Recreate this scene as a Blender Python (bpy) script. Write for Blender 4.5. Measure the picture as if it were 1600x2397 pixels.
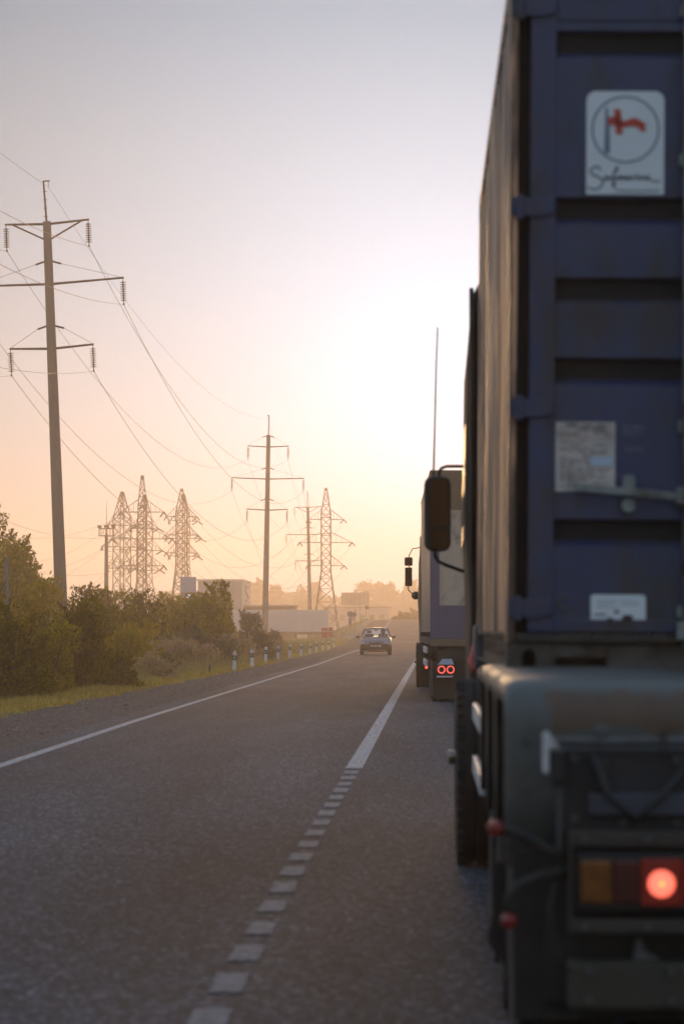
import bpy, bmesh, math, random
import numpy as np
from mathutils import Vector, Matrix

random.seed(7)
R = math.radians
sc = bpy.context.scene
for o in list(bpy.data.objects):
    bpy.data.objects.remove(o)
col = sc.collection

# ------------------------------------------------------------------ camera
FPX = 7000.0                      # focal length in pixels of the 1600 px wide photograph
CAMZ = 1.22
VPX, HZY = 1003.0, 1477.0         # where the road direction and the horizon sit
cam_d = bpy.data.cameras.new('camera')
cam = bpy.data.objects.new('camera', cam_d)
col.objects.link(cam)
cam_d.sensor_fit = 'VERTICAL'
cam_d.sensor_height = 36.0
cam_d.lens = FPX / 2397.0 * 36.0
cam_d.clip_start = 0.2
cam_d.clip_end = 6000
cam.location = (0, 0, CAMZ)
PITCH = math.atan((HZY - 1198.5) / FPX)
YAW = math.atan((VPX - 800.0) / FPX)
cam.rotation_euler = (math.pi / 2 + PITCH, 0, YAW)
cam_d.dof.use_dof = True
cam_d.dof.focus_distance = 120.0
cam_d.dof.aperture_fstop = 4.6
sc.camera = cam


def PX(px, D):
    return (px - VPX) * D / FPX


def PZ(py, D):
    return CAMZ + (HZY - py) * D / FPX


# ------------------------------------------------------------------ world, sun, exposure
SUN_EL, SUN_AZ = 3.9, 0.7          # degrees; azimuth to the right of the road direction (+Y)
world = bpy.data.worlds.new('World')
sc.world = world
world.use_nodes = True
nt = world.node_tree
nt.nodes.clear()
N, L = nt.nodes, nt.links
wout = N.new('ShaderNodeOutputWorld')
bg = N.new('ShaderNodeBackground')
sky = N.new('ShaderNodeTexSky')
sky.sky_type = 'NISHITA'
sky.sun_disc = False
sky.sun_elevation = R(SUN_EL)
sky.sun_rotation = R(SUN_AZ)
sky.air_density = 1.0
sky.dust_density = 4.0
sky.ozone_density = 1.5
tc = N.new('ShaderNodeTexCoord')
sep = N.new('ShaderNodeSeparateXYZ')
L.new(tc.outputs['Generated'], sep.inputs[0])
ramp = N.new('ShaderNodeValToRGB')      # dusty evening air: orange low down, rose, then blue grey
L.new(sep.outputs['Z'], ramp.inputs['Fac'])
cr = ramp.color_ramp
stops = [(0.0, (0.56, 0.36, 0.19)), (0.035, (0.54, 0.38, 0.24)), (0.07, (0.44, 0.38, 0.31)),
         (0.115, (0.33, 0.33, 0.325)), (0.165, (0.26, 0.285, 0.295)), (0.205, (0.165, 0.225, 0.275)), (0.30, (0.26, 0.33, 0.43)),
         (0.6, (0.35, 0.42, 0.55)), (1.0, (0.33, 0.40, 0.54))]
cr.elements[0].position = stops[0][0]; cr.elements[0].color = (*stops[0][1], 1)
cr.elements[1].position = stops[-1][0]; cr.elements[1].color = (*stops[-1][1], 1)
for p, c in stops[1:-1]:
    e = cr.elements.new(p); e.color = (*c, 1)
sdir = Vector((math.sin(R(SUN_AZ)) * math.cos(R(SUN_EL)), math.cos(R(SUN_AZ)) * math.cos(R(SUN_EL)), math.sin(R(SUN_EL))))
dot = N.new('ShaderNodeVectorMath'); dot.operation = 'DOT_PRODUCT'
nrm = N.new('ShaderNodeVectorMath'); nrm.operation = 'NORMALIZE'
L.new(tc.outputs['Generated'], nrm.inputs[0])
L.new(nrm.outputs[0], dot.inputs[0])
dot.inputs[1].default_value = sdir


def wmath(op, a, b=None, clamp=False):
    m = N.new('ShaderNodeMath'); m.operation = op; m.use_clamp = clamp
    for i, v in enumerate((a, b)):
        if v is None: continue
        if isinstance(v, (int, float)): m.inputs[i].default_value = v
        else: L.new(v, m.inputs[i])
    return m.outputs[0]


ang = wmath('ARCCOSINE', wmath('MINIMUM', dot.outputs['Value'], 0.999999))
g1 = wmath('EXPONENT', wmath('MULTIPLY', ang, -1.0 / R(6.6)))
g2 = wmath('EXPONENT', wmath('MULTIPLY', ang, -1.0 / R(13.0)))
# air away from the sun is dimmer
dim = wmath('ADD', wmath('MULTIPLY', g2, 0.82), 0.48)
mulc = N.new('ShaderNodeVectorMath'); mulc.operation = 'SCALE'
L.new(ramp.outputs['Color'], mulc.inputs[0]); L.new(dim, mulc.inputs['Scale'])
glow = N.new('ShaderNodeVectorMath'); glow.operation = 'SCALE'
glow.inputs[0].default_value = (0.72, 0.96, 1.32)
L.new(g1, glow.inputs['Scale'])
nis = N.new('ShaderNodeVectorMath'); nis.operation = 'SCALE'
L.new(sky.outputs[0], nis.inputs[0]); nis.inputs['Scale'].default_value = 0.0015
# sky opposite the sun tinted bluer and boosted to light surfaces facing the camera
back_boost = N.new('ShaderNodeMix'); back_boost.data_type = 'RGBA'
back_boost.inputs['A'].default_value = (2.45, 2.70, 2.85, 1); back_boost.inputs['B'].default_value = (1, 1, 1, 1)
L.new(wmath('MULTIPLY', g2, 2.6, True), back_boost.inputs['Factor'])
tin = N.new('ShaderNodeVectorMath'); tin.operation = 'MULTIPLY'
L.new(mulc.outputs[0], tin.inputs[0]); L.new(back_boost.outputs['Result'], tin.inputs[1])
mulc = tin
a1 = N.new('ShaderNodeVectorMath'); a1.operation = 'ADD'
a2 = N.new('ShaderNodeVectorMath'); a2.operation = 'ADD'
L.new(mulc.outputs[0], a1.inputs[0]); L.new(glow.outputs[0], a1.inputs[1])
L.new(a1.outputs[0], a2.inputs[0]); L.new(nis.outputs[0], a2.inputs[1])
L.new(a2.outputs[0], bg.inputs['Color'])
bg.inputs['Strength'].default_value = 1.0
L.new(bg.outputs[0], wout.inputs[0])

sun_d = bpy.data.lights.new('sun', 'SUN')
sun_d.energy = 1.35
sun_d.angle = R(11)
sun_d.color = (1.0, 0.58, 0.24)
sun = bpy.data.objects.new('sun', sun_d)
col.objects.link(sun)
sun.location = sdir * 60
sun.rotation_euler = sdir.to_track_quat('Z', 'Y').to_euler()

sc.view_settings.view_transform = 'Standard'
sc.view_settings.look = 'None'
sc.view_settings.gamma = 1.0
sc.view_settings.exposure = 0.0
sc.view_settings.use_curve_mapping = False
sc.render.engine = 'CYCLES'
sc.cycles.max_bounces = 8
sc.cycles.transparent_max_bounces = 12
sc.cycles.volume_bounces = 1
sc.cycles.use_denoising = True
sc.cycles.sample_clamp_indirect = 4.0

HAZE_DENSITY = 0.00105
HAZE_COLOR = (1.0, 0.84, 0.70, 1)
HAZE_ANISO = 0.70


# ------------------------------------------------------------------ materials
def newmat(name):
    m = bpy.data.materials.new(name)
    m.use_nodes = True
    return m, m.node_tree.nodes, m.node_tree.links, m.node_tree.nodes['Principled BSDF']


def mat(name, c, c2=None, rough=0.6, metal=0.0, scale=8.0, bump=0.0, bscale=None, stretch=(1, 1, 1), spec=0.5,
        lo=0.35, hi=0.65, dirt=None, dscale=2.0, dlo=0.5, dhi=0.7, coat=0.0):
    m, n, l, p = newmat(name)
    p.inputs['Base Color'].default_value = (*c, 1)
    p.inputs['Roughness'].default_value = rough
    p.inputs['Metallic'].default_value = metal
    p.inputs['Specular IOR Level'].default_value = spec
    p.inputs['Coat Weight'].default_value = coat
    t = n.new('ShaderNodeTexCoord')
    mp = n.new('ShaderNodeMapping')
    mp.inputs['Scale'].default_value = stretch
    l.new(t.outputs['Object'], mp.inputs[0])
    last = None
    if c2 is not None:
        nz = n.new('ShaderNodeTexNoise')
        nz.inputs['Scale'].default_value = scale
        nz.inputs['Detail'].default_value = 6
        l.new(mp.outputs[0], nz.inputs['Vector'])
        mr = n.new('ShaderNodeMapRange')
        mr.inputs['From Min'].default_value = lo; mr.inputs['From Max'].default_value = hi
        l.new(nz.outputs['Fac'], mr.inputs['Value'])
        mx = n.new('ShaderNodeMix'); mx.data_type = 'RGBA'
        mx.inputs['A'].default_value = (*c, 1); mx.inputs['B'].default_value = (*c2, 1)
        l.new(mr.outputs[0], mx.inputs['Factor'])
        last = mx.outputs['Result']
    if dirt is not None:
        nz = n.new('ShaderNodeTexNoise')
        nz.inputs['Scale'].default_value = dscale
        nz.inputs['Detail'].default_value = 9
        nz.inputs['Roughness'].default_value = 0.65
        l.new(mp.outputs[0], nz.inputs['Vector'])
        mr = n.new('ShaderNodeMapRange')
        mr.inputs['From Min'].default_value = dlo; mr.inputs['From Max'].default_value = dhi
        l.new(nz.outputs['Fac'], mr.inputs['Value'])
        mx = n.new('ShaderNodeMix'); mx.data_type = 'RGBA'
        if last is None: mx.inputs['A'].default_value = (*c, 1)
        else: l.new(last, mx.inputs['A'])
        mx.inputs['B'].default_value = (*dirt, 1)
        l.new(mr.outputs[0], mx.inputs['Factor'])
        last = mx.outputs['Result']
        rr = n.new('ShaderNodeMapRange')
        rr.inputs['To Min'].default_value = rough; rr.inputs['To Max'].default_value = min(1, rough + 0.3)
        l.new(mr.outputs[0], rr.inputs['Value'])
        l.new(rr.outputs[0], p.inputs['Roughness'])
    if last is not None:
        l.new(last, p.inputs['Base Color'])
    if bump:
        nb = n.new('ShaderNodeTexNoise')
        nb.inputs['Scale'].default_value = bscale or scale * 4
        nb.inputs['Detail'].default_value = 4
        l.new(mp.outputs[0], nb.inputs['Vector'])
        b = n.new('ShaderNodeBump')
        b.inputs['Strength'].default_value = bump
        b.inputs['Distance'].default_value = 0.02
        l.new(nb.outputs['Fac'], b.inputs['Height'])
        l.new(b.outputs[0], p.inputs['Normal'])
    return m


def emis(name, c, s, base=(0.05, 0.01, 0.01)):
    m, n, l, p = newmat(name)
    p.inputs['Base Color'].default_value = (*base, 1)
    p.inputs['Emission Color'].default_value = (*c, 1)
    p.inputs['Emission Strength'].default_value = s
    p.inputs['Roughness'].default_value = 0.3
    return m


def leafmat(name, ca, cb, cc, transl=0.45):
    m, n, l, p = newmat(name)
    out = n['Material Output']
    geo = n.new('ShaderNodeNewGeometry')
    rp = n.new('ShaderNodeValToRGB')
    rp.color_ramp.elements[0].color = (*ca, 1); rp.color_ramp.elements[1].color = (*cc, 1)
    e = rp.color_ramp.elements.new(0.5); e.color = (*cb, 1)
    l.new(geo.outputs['Random Per Island'], rp.inputs[0])
    t = n.new('ShaderNodeTexCoord')
    nz = n.new('ShaderNodeTexNoise'); nz.inputs['Scale'].default_value = 1.3
    l.new(t.outputs['Object'], nz.inputs['Vector'])
    hs = n.new('ShaderNodeHueSaturation')
    mr = n.new('ShaderNodeMapRange'); mr.inputs['To Min'].default_value = 0.5; mr.inputs['To Max'].default_value = 1.5
    l.new(nz.outputs['Fac'], mr.inputs['Value'])
    l.new(mr.outputs[0], hs.inputs['Value'])
    l.new(rp.outputs[0], hs.inputs['Color'])
    l.new(hs.outputs[0], p.inputs['Base Color'])
    p.inputs['Roughness'].default_value = 0.65
    p.inputs['Specular IOR Level'].default_value = 0.10
    tr = n.new('ShaderNodeBsdfTranslucent')
    l.new(hs.outputs[0], tr.inputs[0])
    mx = n.new('ShaderNodeMixShader'); mx.inputs[0].default_value = transl
    l.new(p.outputs[0], mx.inputs[1]); l.new(tr.outputs[0], mx.inputs[2])
    l.new(mx.outputs[0], out.inputs['Surface'])
    return m


M = {}
M['asphalt'] = None
M['blue'] = mat('container_blue', (0.027, 0.036, 0.090), (0.042, 0.051, 0.108), rough=0.45, scale=2.5, dirt=(0.055, 0.048, 0.050), dscale=4.0, dlo=0.47, dhi=0.62, bump=0.25, bscale=14, stretch=(1, 1, 0.5))
M['side_glow'] = mat('container_side_glow_streaks', (0.014, 0.011, 0.013), (0.20, 0.115, 0.075), rough=0.32, scale=6, dirt=(0.80, 0.44, 0.24), dscale=8.0, dlo=0.49, dhi=0.54, bump=0.1, bscale=10, stretch=(1, 1, 0.05))  # warm sky glow on the container side painted in as orange streaks
M['dark_blue'] = mat('recess_dark_brown', (0.007, 0.0055, 0.006), (0.011, 0.008, 0.008), rough=0.65, scale=4)  # darker, browner tone than the panel, for the recess strips
M['rubber'] = mat('rubber', (0.012, 0.010, 0.007), (0.022, 0.018, 0.013), rough=0.8, scale=9, bump=0.2)
M['tyre'] = mat('tyre_rubber', (0.014, 0.012, 0.010), (0.030, 0.025, 0.020), rough=0.82, scale=5, bump=0.3, bscale=40)
M['sill'] = mat('weathered_sill', (0.075, 0.08, 0.078), (0.085, 0.062, 0.042), rough=0.6, scale=5, dirt=(0.05, 0.032, 0.018), dscale=6, bump=0.2)
M['casting'] = mat('corner_casting', (0.07, 0.055, 0.04), (0.045, 0.034, 0.026), rough=0.7, scale=9, bump=0.3)
M['galv'] = mat('galvanised_steel', (0.24, 0.27, 0.26), (0.15, 0.17, 0.16), rough=0.5, metal=0.3, scale=12, dirt=(0.08, 0.06, 0.04), dscale=9)
M['chassis'] = mat('chassis_paint', (0.019, 0.020, 0.028), (0.013, 0.011, 0.010), rough=0.6, scale=6, dirt=(0.036, 0.026, 0.016), dscale=7, bump=0.2)
M['black'] = mat('black_plastic', (0.008, 0.007, 0.006), (0.014, 0.012, 0.009), rough=0.5, scale=8)
M['grime'] = mat('grimy_steel', (0.048, 0.036, 0.024), (0.028, 0.022, 0.016), rough=0.7, scale=7, bump=0.2)
M['olive'] = mat('olive_bumper', (0.040, 0.034, 0.018), (0.030, 0.026, 0.015), rough=0.65, scale=5, dirt=(0.06, 0.05, 0.035), dscale=8)
M['white_paint'] = mat('white_paint', (0.62, 0.62, 0.62), (0.5, 0.48, 0.46), rough=0.45, scale=8, dirt=(0.25, 0.21, 0.17), dscale=6, dlo=0.55, dhi=0.8)
M['plate'] = mat('notice_paper', (0.40, 0.37, 0.33), (0.55, 0.50, 0.46), rough=0.55, scale=7, dirt=(0.22, 0.17, 0.14), dscale=6)
M['sticker'] = mat('sticker_white', (0.66, 0.72, 0.74), (0.62, 0.68, 0.70), rough=0.5, scale=3)
M['sticker_ink'] = mat('sticker_blue_ink', (0.13, 0.17, 0.25), (0.15, 0.19, 0.27), rough=0.5, scale=20)
M['script_ink'] = mat('sticker_script_ink', (0.055, 0.08, 0.11), (0.07, 0.1, 0.13), rough=0.5, scale=20)
M['sticker_red'] = mat('sticker_red', (0.50, 0.060, 0.03), (0.45, 0.055, 0.03), rough=0.5, scale=8)
M['ink'] = mat('dark_ink', (0.10, 0.085, 0.075), (0.16, 0.13, 0.11), rough=0.6, scale=30)
M['pale_blue'] = mat('pale_blue_label', (0.42, 0.52, 0.62), (0.38, 0.47, 0.56), rough=0.5, scale=9)
M['faint'] = mat('faint_chalk', (0.055, 0.055, 0.070), (0.045, 0.046, 0.066), rough=0.7, scale=40)
M['faint5'] = mat('worn_paint_mark', (0.085, 0.082, 0.078), (0.05, 0.05, 0.06), rough=0.7, scale=30)
M['label_print'] = mat('label_print', (0.16, 0.18, 0.26), (0.07, 0.08, 0.14), rough=0.6, scale=60)
M['notice_red'] = mat('notice_red', (0.42, 0.22, 0.16), (0.38, 0.28, 0.22), rough=0.6, scale=30)
M['lens_red'] = mat('red_lens', (0.09, 0.010, 0.003), (0.06, 0.007, 0.002), rough=0.25, scale=30, coat=0.4)
M['lens_amber'] = mat('amber_lens', (0.22, 0.070, 0.002), (0.15, 0.042, 0.001), rough=0.25, scale=30, coat=0.4)
M['lens_glow'] = emis('lens_glow_red', (1.0, 0.06, 0.02), 0.035, base=(0.12, 0.009, 0.003))
M['lamp_on'] = emis('brake_lamp_lit', (1.0, 0.16, 0.10), 1.9)
M['lamp_core'] = emis('bulb_core', (1.0, 0.40, 0.10), 2.2)
M['ring_on'] = emis('ring_lamp_lit', (1.0, 0.11, 0.08), 1.9)
M['marker_on'] = emis('marker_lens', (0.8, 0.035, 0.01), 0.025, base=(0.10, 0.006, 0.003))
M['dot_on'] = emis('marker_dot', (1.0, 0.06, 0.04), 4.0)
M['cab_dark'] = mat('cab_paint_dark', (0.022, 0.018, 0.015), (0.03, 0.024, 0.018), rough=0.75, scale=2, spec=0.25)
M['mirror_glass'] = None
M['canvas_beige'] = mat('tarpaulin_beige', (0.58, 0.44, 0.31), (0.50, 0.38, 0.28), rough=0.6, scale=4, bump=0.3, bscale=3, dirt=(0.2, 0.16, 0.12), dscale=2)
M['canvas_blue'] = mat('tarpaulin_blue', (0.12, 0.10, 0.15), (0.135, 0.11, 0.155), rough=0.55, scale=3, bump=0.3, bscale=3, dirt=(0.16, 0.13, 0.13), dscale=2)
M['canvas_brown'] = mat('tarpaulin_brown', (0.22, 0.14, 0.075), (0.18, 0.12, 0.07), rough=0.6, scale=3, bump=0.2, bscale=4)
M['concrete'] = mat('pole_concrete', (0.17, 0.145, 0.125), (0.135, 0.115, 0.10), rough=0.85, scale=3, bump=0.2, bscale=20, dirt=(0.16, 0.13, 0.11), dscale=1.5, stretch=(1, 1, 0.3))
M['steel_dark'] = mat('steel_crossarm', (0.045, 0.028, 0.028), (0.07, 0.04, 0.03), rough=0.7, scale=6)
M['lattice'] = mat('lattice_steel', (0.025, 0.017, 0.012), (0.04, 0.022, 0.012), rough=0.65, scale=4)
M['insul'] = mat('glass_insulator', (0.05, 0.03, 0.02), (0.08, 0.05, 0.035), rough=0.4, scale=8)
M['wire'] = mat('conductor', (0.11, 0.095, 0.085), (0.14, 0.12, 0.10), rough=0.5, scale=1)
M['bark'] = mat('bark', (0.055, 0.04, 0.028), (0.09, 0.065, 0.045), rough=0.9, scale=10, bump=0.5)
M['leaf_dark'] = leafmat('leaf_dark', (0.12, 0.090, 0.003), (0.18, 0.125, 0.004), (0.27, 0.18, 0.008), 0.55)
M['leaf_mid'] = leafmat('leaf_mid', (0.25, 0.175, 0.006), (0.35, 0.235, 0.008), (0.48, 0.31, 0.015), 0.55)
M['leaf_olive'] = leafmat('leaf_olive', (0.10, 0.095, 0.035), (0.14, 0.12, 0.055), (0.20, 0.165, 0.07))
M['leaf_dry'] = leafmat('leaf_dry', (0.34, 0.22, 0.10), (0.46, 0.31, 0.16), (0.56, 0.40, 0.22))
M['leaf_far'] = leafmat('leaf_far', (0.05, 0.05, 0.02), (0.07, 0.06, 0.025), (0.09, 0.07, 0.03))
M['grass'] = leafmat('grass_blade', (0.27, 0.20, 0.018), (0.44, 0.31, 0.04), (0.64, 0.45, 0.13), 0.5)
M['grass_dry'] = leafmat('grass_dry', (0.28, 0.21, 0.07), (0.36, 0.28, 0.11), (0.24, 0.21, 0.05), 0.5)
M['ground'] = mat('dry_earth_and_grass', (0.085, 0.080, 0.035), (0.14, 0.115, 0.06), rough=0.95, scale=0.4, dirt=(0.07, 0.075, 0.025), dscale=1.2, bump=0.4, bscale=6)
M['white_sheet'] = mat('white_trailer_panel', (0.52, 0.50, 0.50), (0.48, 0.46, 0.46), rough=0.5, scale=0.6)
M['building_grey'] = mat('building_cladding', (0.36, 0.33, 0.31), (0.33, 0.30, 0.28), rough=0.6, scale=0.5)
M['building_white'] = mat('pale_trim_and_sunlit_end', (0.62, 0.58, 0.52), (0.58, 0.54, 0.48), rough=0.6, scale=0.5)
M['sign_red'] = mat('sign_red', (0.50, 0.05, 0.035), (0.45, 0.05, 0.04), rough=0.5, scale=3)
M['sign_back'] = mat('sign_back_grey', (0.16, 0.15, 0.15), (0.19, 0.18, 0.17), rough=0.6, scale=6)
M['sign_lime'] = mat('sign_fluorescent', (0.55, 0.70, 0.08), (0.5, 0.66, 0.08), rough=0.5, scale=6)
M['sign_blue'] = mat('sign_blue', (0.10, 0.16, 0.50), (0.10, 0.15, 0.45), rough=0.5, scale=6)
M['billboard'] = mat('billboard_back', (0.20, 0.16, 0.15), (0.24, 0.20, 0.17), rough=0.7, scale=2)
M['stele_grey'] = mat('stele_grey', (0.38, 0.40, 0.46), (0.35, 0.37, 0.42), rough=0.5, scale=1)
M['led_white'] = emis('lit_digits', (0.75, 0.88, 1.0), 2.2, base=(0.4, 0.4, 0.4))
M['car_paint'] = mat('car_paint_silver_blue', (0.040, 0.050, 0.068), (0.048, 0.058, 0.075), rough=0.4, metal=0.0, scale=30, coat=0.15)
M['chrome'] = mat('bright_trim', (0.5, 0.5, 0.5), (0.45, 0.45, 0.45), rough=0.2, metal=0.9, scale=9)
M['headlight'] = mat('headlight_lens', (0.45, 0.48, 0.52), (0.6, 0.62, 0.66), rough=0.12, scale=25, metal=0.6, coat=1.0)
M['seat'] = mat('seat_cloth', (0.075, 0.06, 0.05), (0.09, 0.075, 0.06), rough=0.9, scale=20)
M['skin'] = mat('skin', (0.42, 0.24, 0.17), (0.38, 0.22, 0.15), rough=0.6, scale=9)
M['shirt'] = mat('dark_shirt', (0.07, 0.065, 0.07), (0.09, 0.08, 0.08), rough=0.9, scale=9)
M['post_white'] = mat('delineator_white', (0.66, 0.67, 0.70), (0.56, 0.56, 0.58), rough=0.5, scale=8, dirt=(0.4, 0.36, 0.3), dscale=5)


def road_mats():
    m, n, l, p = newmat('asphalt')
    t = n.new('ShaderNodeTexCoord')
    v = n.new('ShaderNodeTexVoronoi'); v.inputs['Scale'].default_value = 56
    l.new(t.outputs['Object'], v.inputs['Vector'])
    big = n.new('ShaderNodeTexNoise'); big.inputs['Scale'].default_value = 0.8; big.inputs['Detail'].default_value = 5
    mp = n.new('ShaderNodeMapping'); mp.inputs['Scale'].default_value = (1.2, 0.12, 1)
    l.new(t.outputs['Object'], mp.inputs[0]); l.new(mp.outputs[0], big.inputs['Vector'])
    fine = n.new('ShaderNodeTexNoise'); fine.inputs['Scale'].default_value = 34; fine.inputs['Detail'].default_value = 5
    fine.inputs['Roughness'].default_value = 0.8
    l.new(t.outputs['Object'], fine.inputs['Vector'])
    rp = n.new('ShaderNodeValToRGB')
    rp.color_ramp.elements[0].position = 0.0; rp.color_ramp.elements[0].color = (0.009, 0.010, 0.013, 1)
    rp.color_ramp.elements[1].position = 1.0; rp.color_ramp.elements[1].color = (0.17, 0.19, 0.225, 1)
    e = rp.color_ramp.elements.new(0.6); e.color = (0.024, 0.029, 0.037, 1)
    e = rp.color_ramp.elements.new(0.85); e.color = (0.054, 0.064, 0.080, 1)
    sepc = n.new('ShaderNodeSeparateColor')
    l.new(v.outputs['Color'], sepc.inputs[0])
    l.new(sepc.outputs[0], rp.inputs[0])
    mx = n.new('ShaderNodeMix'); mx.data_type = 'RGBA'; mx.blend_type = 'MULTIPLY'; mx.inputs['Factor'].default_value = 1
    mr = n.new('ShaderNodeMapRange'); mr.inputs['From Min'].default_value = 0.3; mr.inputs['From Max'].default_value = 0.7
    mr.inputs['To Min'].default_value = 0.6; mr.inputs['To Max'].default_value = 1.45
    l.new(big.outputs['Fac'], mr.inputs['Value'])
    l.new(rp.outputs[0], mx.inputs['A'])
    mr2 = n.new('ShaderNodeMapRange'); mr2.inputs['From Min'].default_value = 0.3; mr2.inputs['From Max'].default_value = 0.7
    mr2.inputs['To Min'].default_value = 0.35; mr2.inputs['To Max'].default_value = 1.75
    l.new(fine.outputs['Fac'], mr2.inputs['Value'])
    pr = n.new('ShaderNodeMath'); pr.operation = 'MULTIPLY'
    l.new(mr.outputs[0], pr.inputs[0]); l.new(mr2.outputs[0], pr.inputs[1])
    l.new(pr.outputs[0], mx.inputs['B'])
    l.new(mx.outputs['Result'], p.inputs['Base Color'])
    p.inputs['Roughness'].default_value = 0.82
    p.inputs['Specular IOR Level'].default_value = 0.09
    b = n.new('ShaderNodeBump'); b.inputs['Strength'].default_value = 0.55; b.inputs['Distance'].default_value = 0.006
    l.new(v.outputs['Distance'], b.inputs['Height']); l.new(b.outputs[0], p.inputs['Normal'])
    M['asphalt'] = m

    m, n, l, p = newmat('road_marking')
    t = n.new('ShaderNodeTexCoord')
    nz = n.new('ShaderNodeTexNoise'); nz.inputs['Scale'].default_value = 18; nz.inputs['Detail'].default_value = 8
    nz.inputs['Roughness'].default_value = 0.75
    l.new(t.outputs['Object'], nz.inputs['Vector'])
    rp = n.new('ShaderNodeValToRGB')
    rp.color_ramp.elements[0].position = 0.41; rp.color_ramp.elements[0].color = (0.09, 0.088, 0.086, 1)
    rp.color_ramp.elements[1].position = 0.54; rp.color_ramp.elements[1].color = (0.40, 0.39, 0.39, 1)
    l.new(nz.outputs['Fac'], rp.inputs[0]); l.new(rp.outputs[0], p.inputs['Base Color'])
    p.inputs['Roughness'].default_value = 0.82
    p.inputs['Specular IOR Level'].default_value = 0.09
    b = n.new('ShaderNodeBump'); b.inputs['Strength'].default_value = 0.3; b.inputs['Distance'].default_value = 0.004
    l.new(nz.outputs['Fac'], b.inputs['Height']); l.new(b.outputs[0], p.inputs['Normal'])
    M['marking'] = m
    m2 = m.copy(); m2.name = 'worn_marking'
    for q in m2.node_tree.nodes:
        if q.type == 'VALTORGB':
            q.color_ramp.elements[0].color = (0.07, 0.072, 0.075, 1); q.color_ramp.elements[1].color = (0.20, 0.205, 0.22, 1)
    M['marking_worn'] = m2

    m, n, l, p = newmat('gravel')
    t = n.new('ShaderNodeTexCoord')
    v = n.new('ShaderNodeTexVoronoi'); v.inputs['Scale'].default_value = 22
    l.new(t.outputs['Object'], v.inputs['Vector'])
    rp = n.new('ShaderNodeValToRGB')
    rp.color_ramp.elements[0].color = (0.040, 0.034, 0.030, 1); rp.color_ramp.elements[1].color = (0.13, 0.11, 0.098, 1)
    e = rp.color_ramp.elements.new(0.7); e.color = (0.075, 0.062, 0.056, 1)
    sepc = n.new('ShaderNodeSeparateColor')
    l.new(v.outputs['Color'], sepc.inputs[0]); l.new(sepc.outputs[1], rp.inputs[0])
    l.new(rp.outputs[0], p.inputs['Base Color'])
    p.inputs['Roughness'].default_value = 0.95
    p.inputs['Specular IOR Level'].default_value = 0.2
    b = n.new('ShaderNodeBump'); b.inputs['Strength'].default_value = 1.0; b.inputs['Distance'].default_value = 0.03
    l.new(v.outputs['Distance'], b.inputs['Height']); l.new(b.outputs[0], p.inputs['Normal'])
    M['gravel'] = m

    m, n, l, p = newmat('mirror_glass')
    p.inputs['Base Color'].default_value = (0.025, 0.018, 0.014, 1)
    p.inputs['Metallic'].default_value = 1.0
    p.inputs['Roughness'].default_value = 0.08
    M['mirror_glass'] = m

    m, n, l, p = newmat('window_glass')
    out = n['Material Output']
    tr = n.new('ShaderNodeBsdfTransparent'); tr.inputs[0].default_value = (0.95, 0.96, 0.95, 1)
    gl = n.new('ShaderNodeBsdfGlossy'); gl.inputs['Roughness'].default_value = 0.03
    fr = n.new('ShaderNodeFresnel'); fr.inputs['IOR'].default_value = 1.45
    mx = n.new('ShaderNodeMixShader')
    l.new(fr.outputs[0], mx.inputs[0]); l.new(tr.outputs[0], mx.inputs[1]); l.new(gl.outputs[0], mx.inputs[2])
    l.new(mx.outputs[0], out.inputs['Surface'])
    M['glass'] = m
    m, n, l, p = newmat('dusty_glass')
    tr = n.new('ShaderNodeBsdfTransparent'); tr.inputs[0].default_value = (0.93, 0.93, 0.9, 1)
    td = n.new('ShaderNodeBsdfTranslucent'); td.inputs[0].default_value = (0.85, 0.78, 0.68, 1)
    mx = n.new('ShaderNodeMixShader'); mx.inputs[0].default_value = 0.5
    l.new(tr.outputs[0], mx.inputs[1]); l.new(td.outputs[0], mx.inputs[2]); l.new(mx.outputs[0], n['Material Output'].inputs['Surface'])
    M['glass_dusty'] = m

    # rear mudguard: blue grey plastic with one worn rusty patch of its own shape
    m, n, l, p = newmat('mudguard_grey')
    t = n.new('ShaderNodeTexCoord')
    sp = n.new('ShaderNodeSeparateXYZ'); l.new(t.outputs['Object'], sp.inputs[0])
    nz = n.new('ShaderNodeTexNoise'); nz.inputs['Scale'].default_value = 9; nz.inputs['Detail'].default_value = 7
    l.new(t.outputs['Object'], nz.inputs['Vector'])

    def mm(op, a, b):
        q = n.new('ShaderNodeMath'); q.operation = op
        for i, vv in enumerate((a, b)):
            if isinstance(vv, (int, float)): q.inputs[i].default_value = vv
            else: l.new(vv, q.inputs[i])
        return q.outputs[0]
    off = mm('MULTIPLY', mm('SUBTRACT', nz.outputs['Fac'], 0.5), 0.16)
    dx = mm('SUBTRACT', mm('ABSOLUTE', mm('SUBTRACT', sp.outputs['X'], 0.31), 0), 0.19)
    dz = mm('SUBTRACT', mm('ABSOLUTE', mm('SUBTRACT', sp.outputs['Z'], 1.005), 0), 0.048)
    d = mm('ADD', mm('MAXIMUM', dx, dz), off)
    mr = n.new('ShaderNodeMapRange'); mr.inputs['From Min'].default_value = -0.008; mr.inputs['From Max'].default_value = 0.012
    mr.inputs['To Min'].default_value = 1; mr.inputs['To Max'].default_value = 0
    l.new(d, mr.inputs['Value'])
    c1 = n.new('ShaderNodeMix'); c1.data_type = 'RGBA'
    c1.inputs['A'].default_value = (0.085, 0.092, 0.085, 1); c1.inputs['B'].default_value = (0.040, 0.038, 0.028, 1)
    l.new(nz.outputs['Fac'], c1.inputs['Factor'])
    nr = n.new('ShaderNodeTexNoise'); nr.inputs['Scale'].default_value = 30; l.new(t.outputs['Object'], nr.inputs['Vector'])
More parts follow.
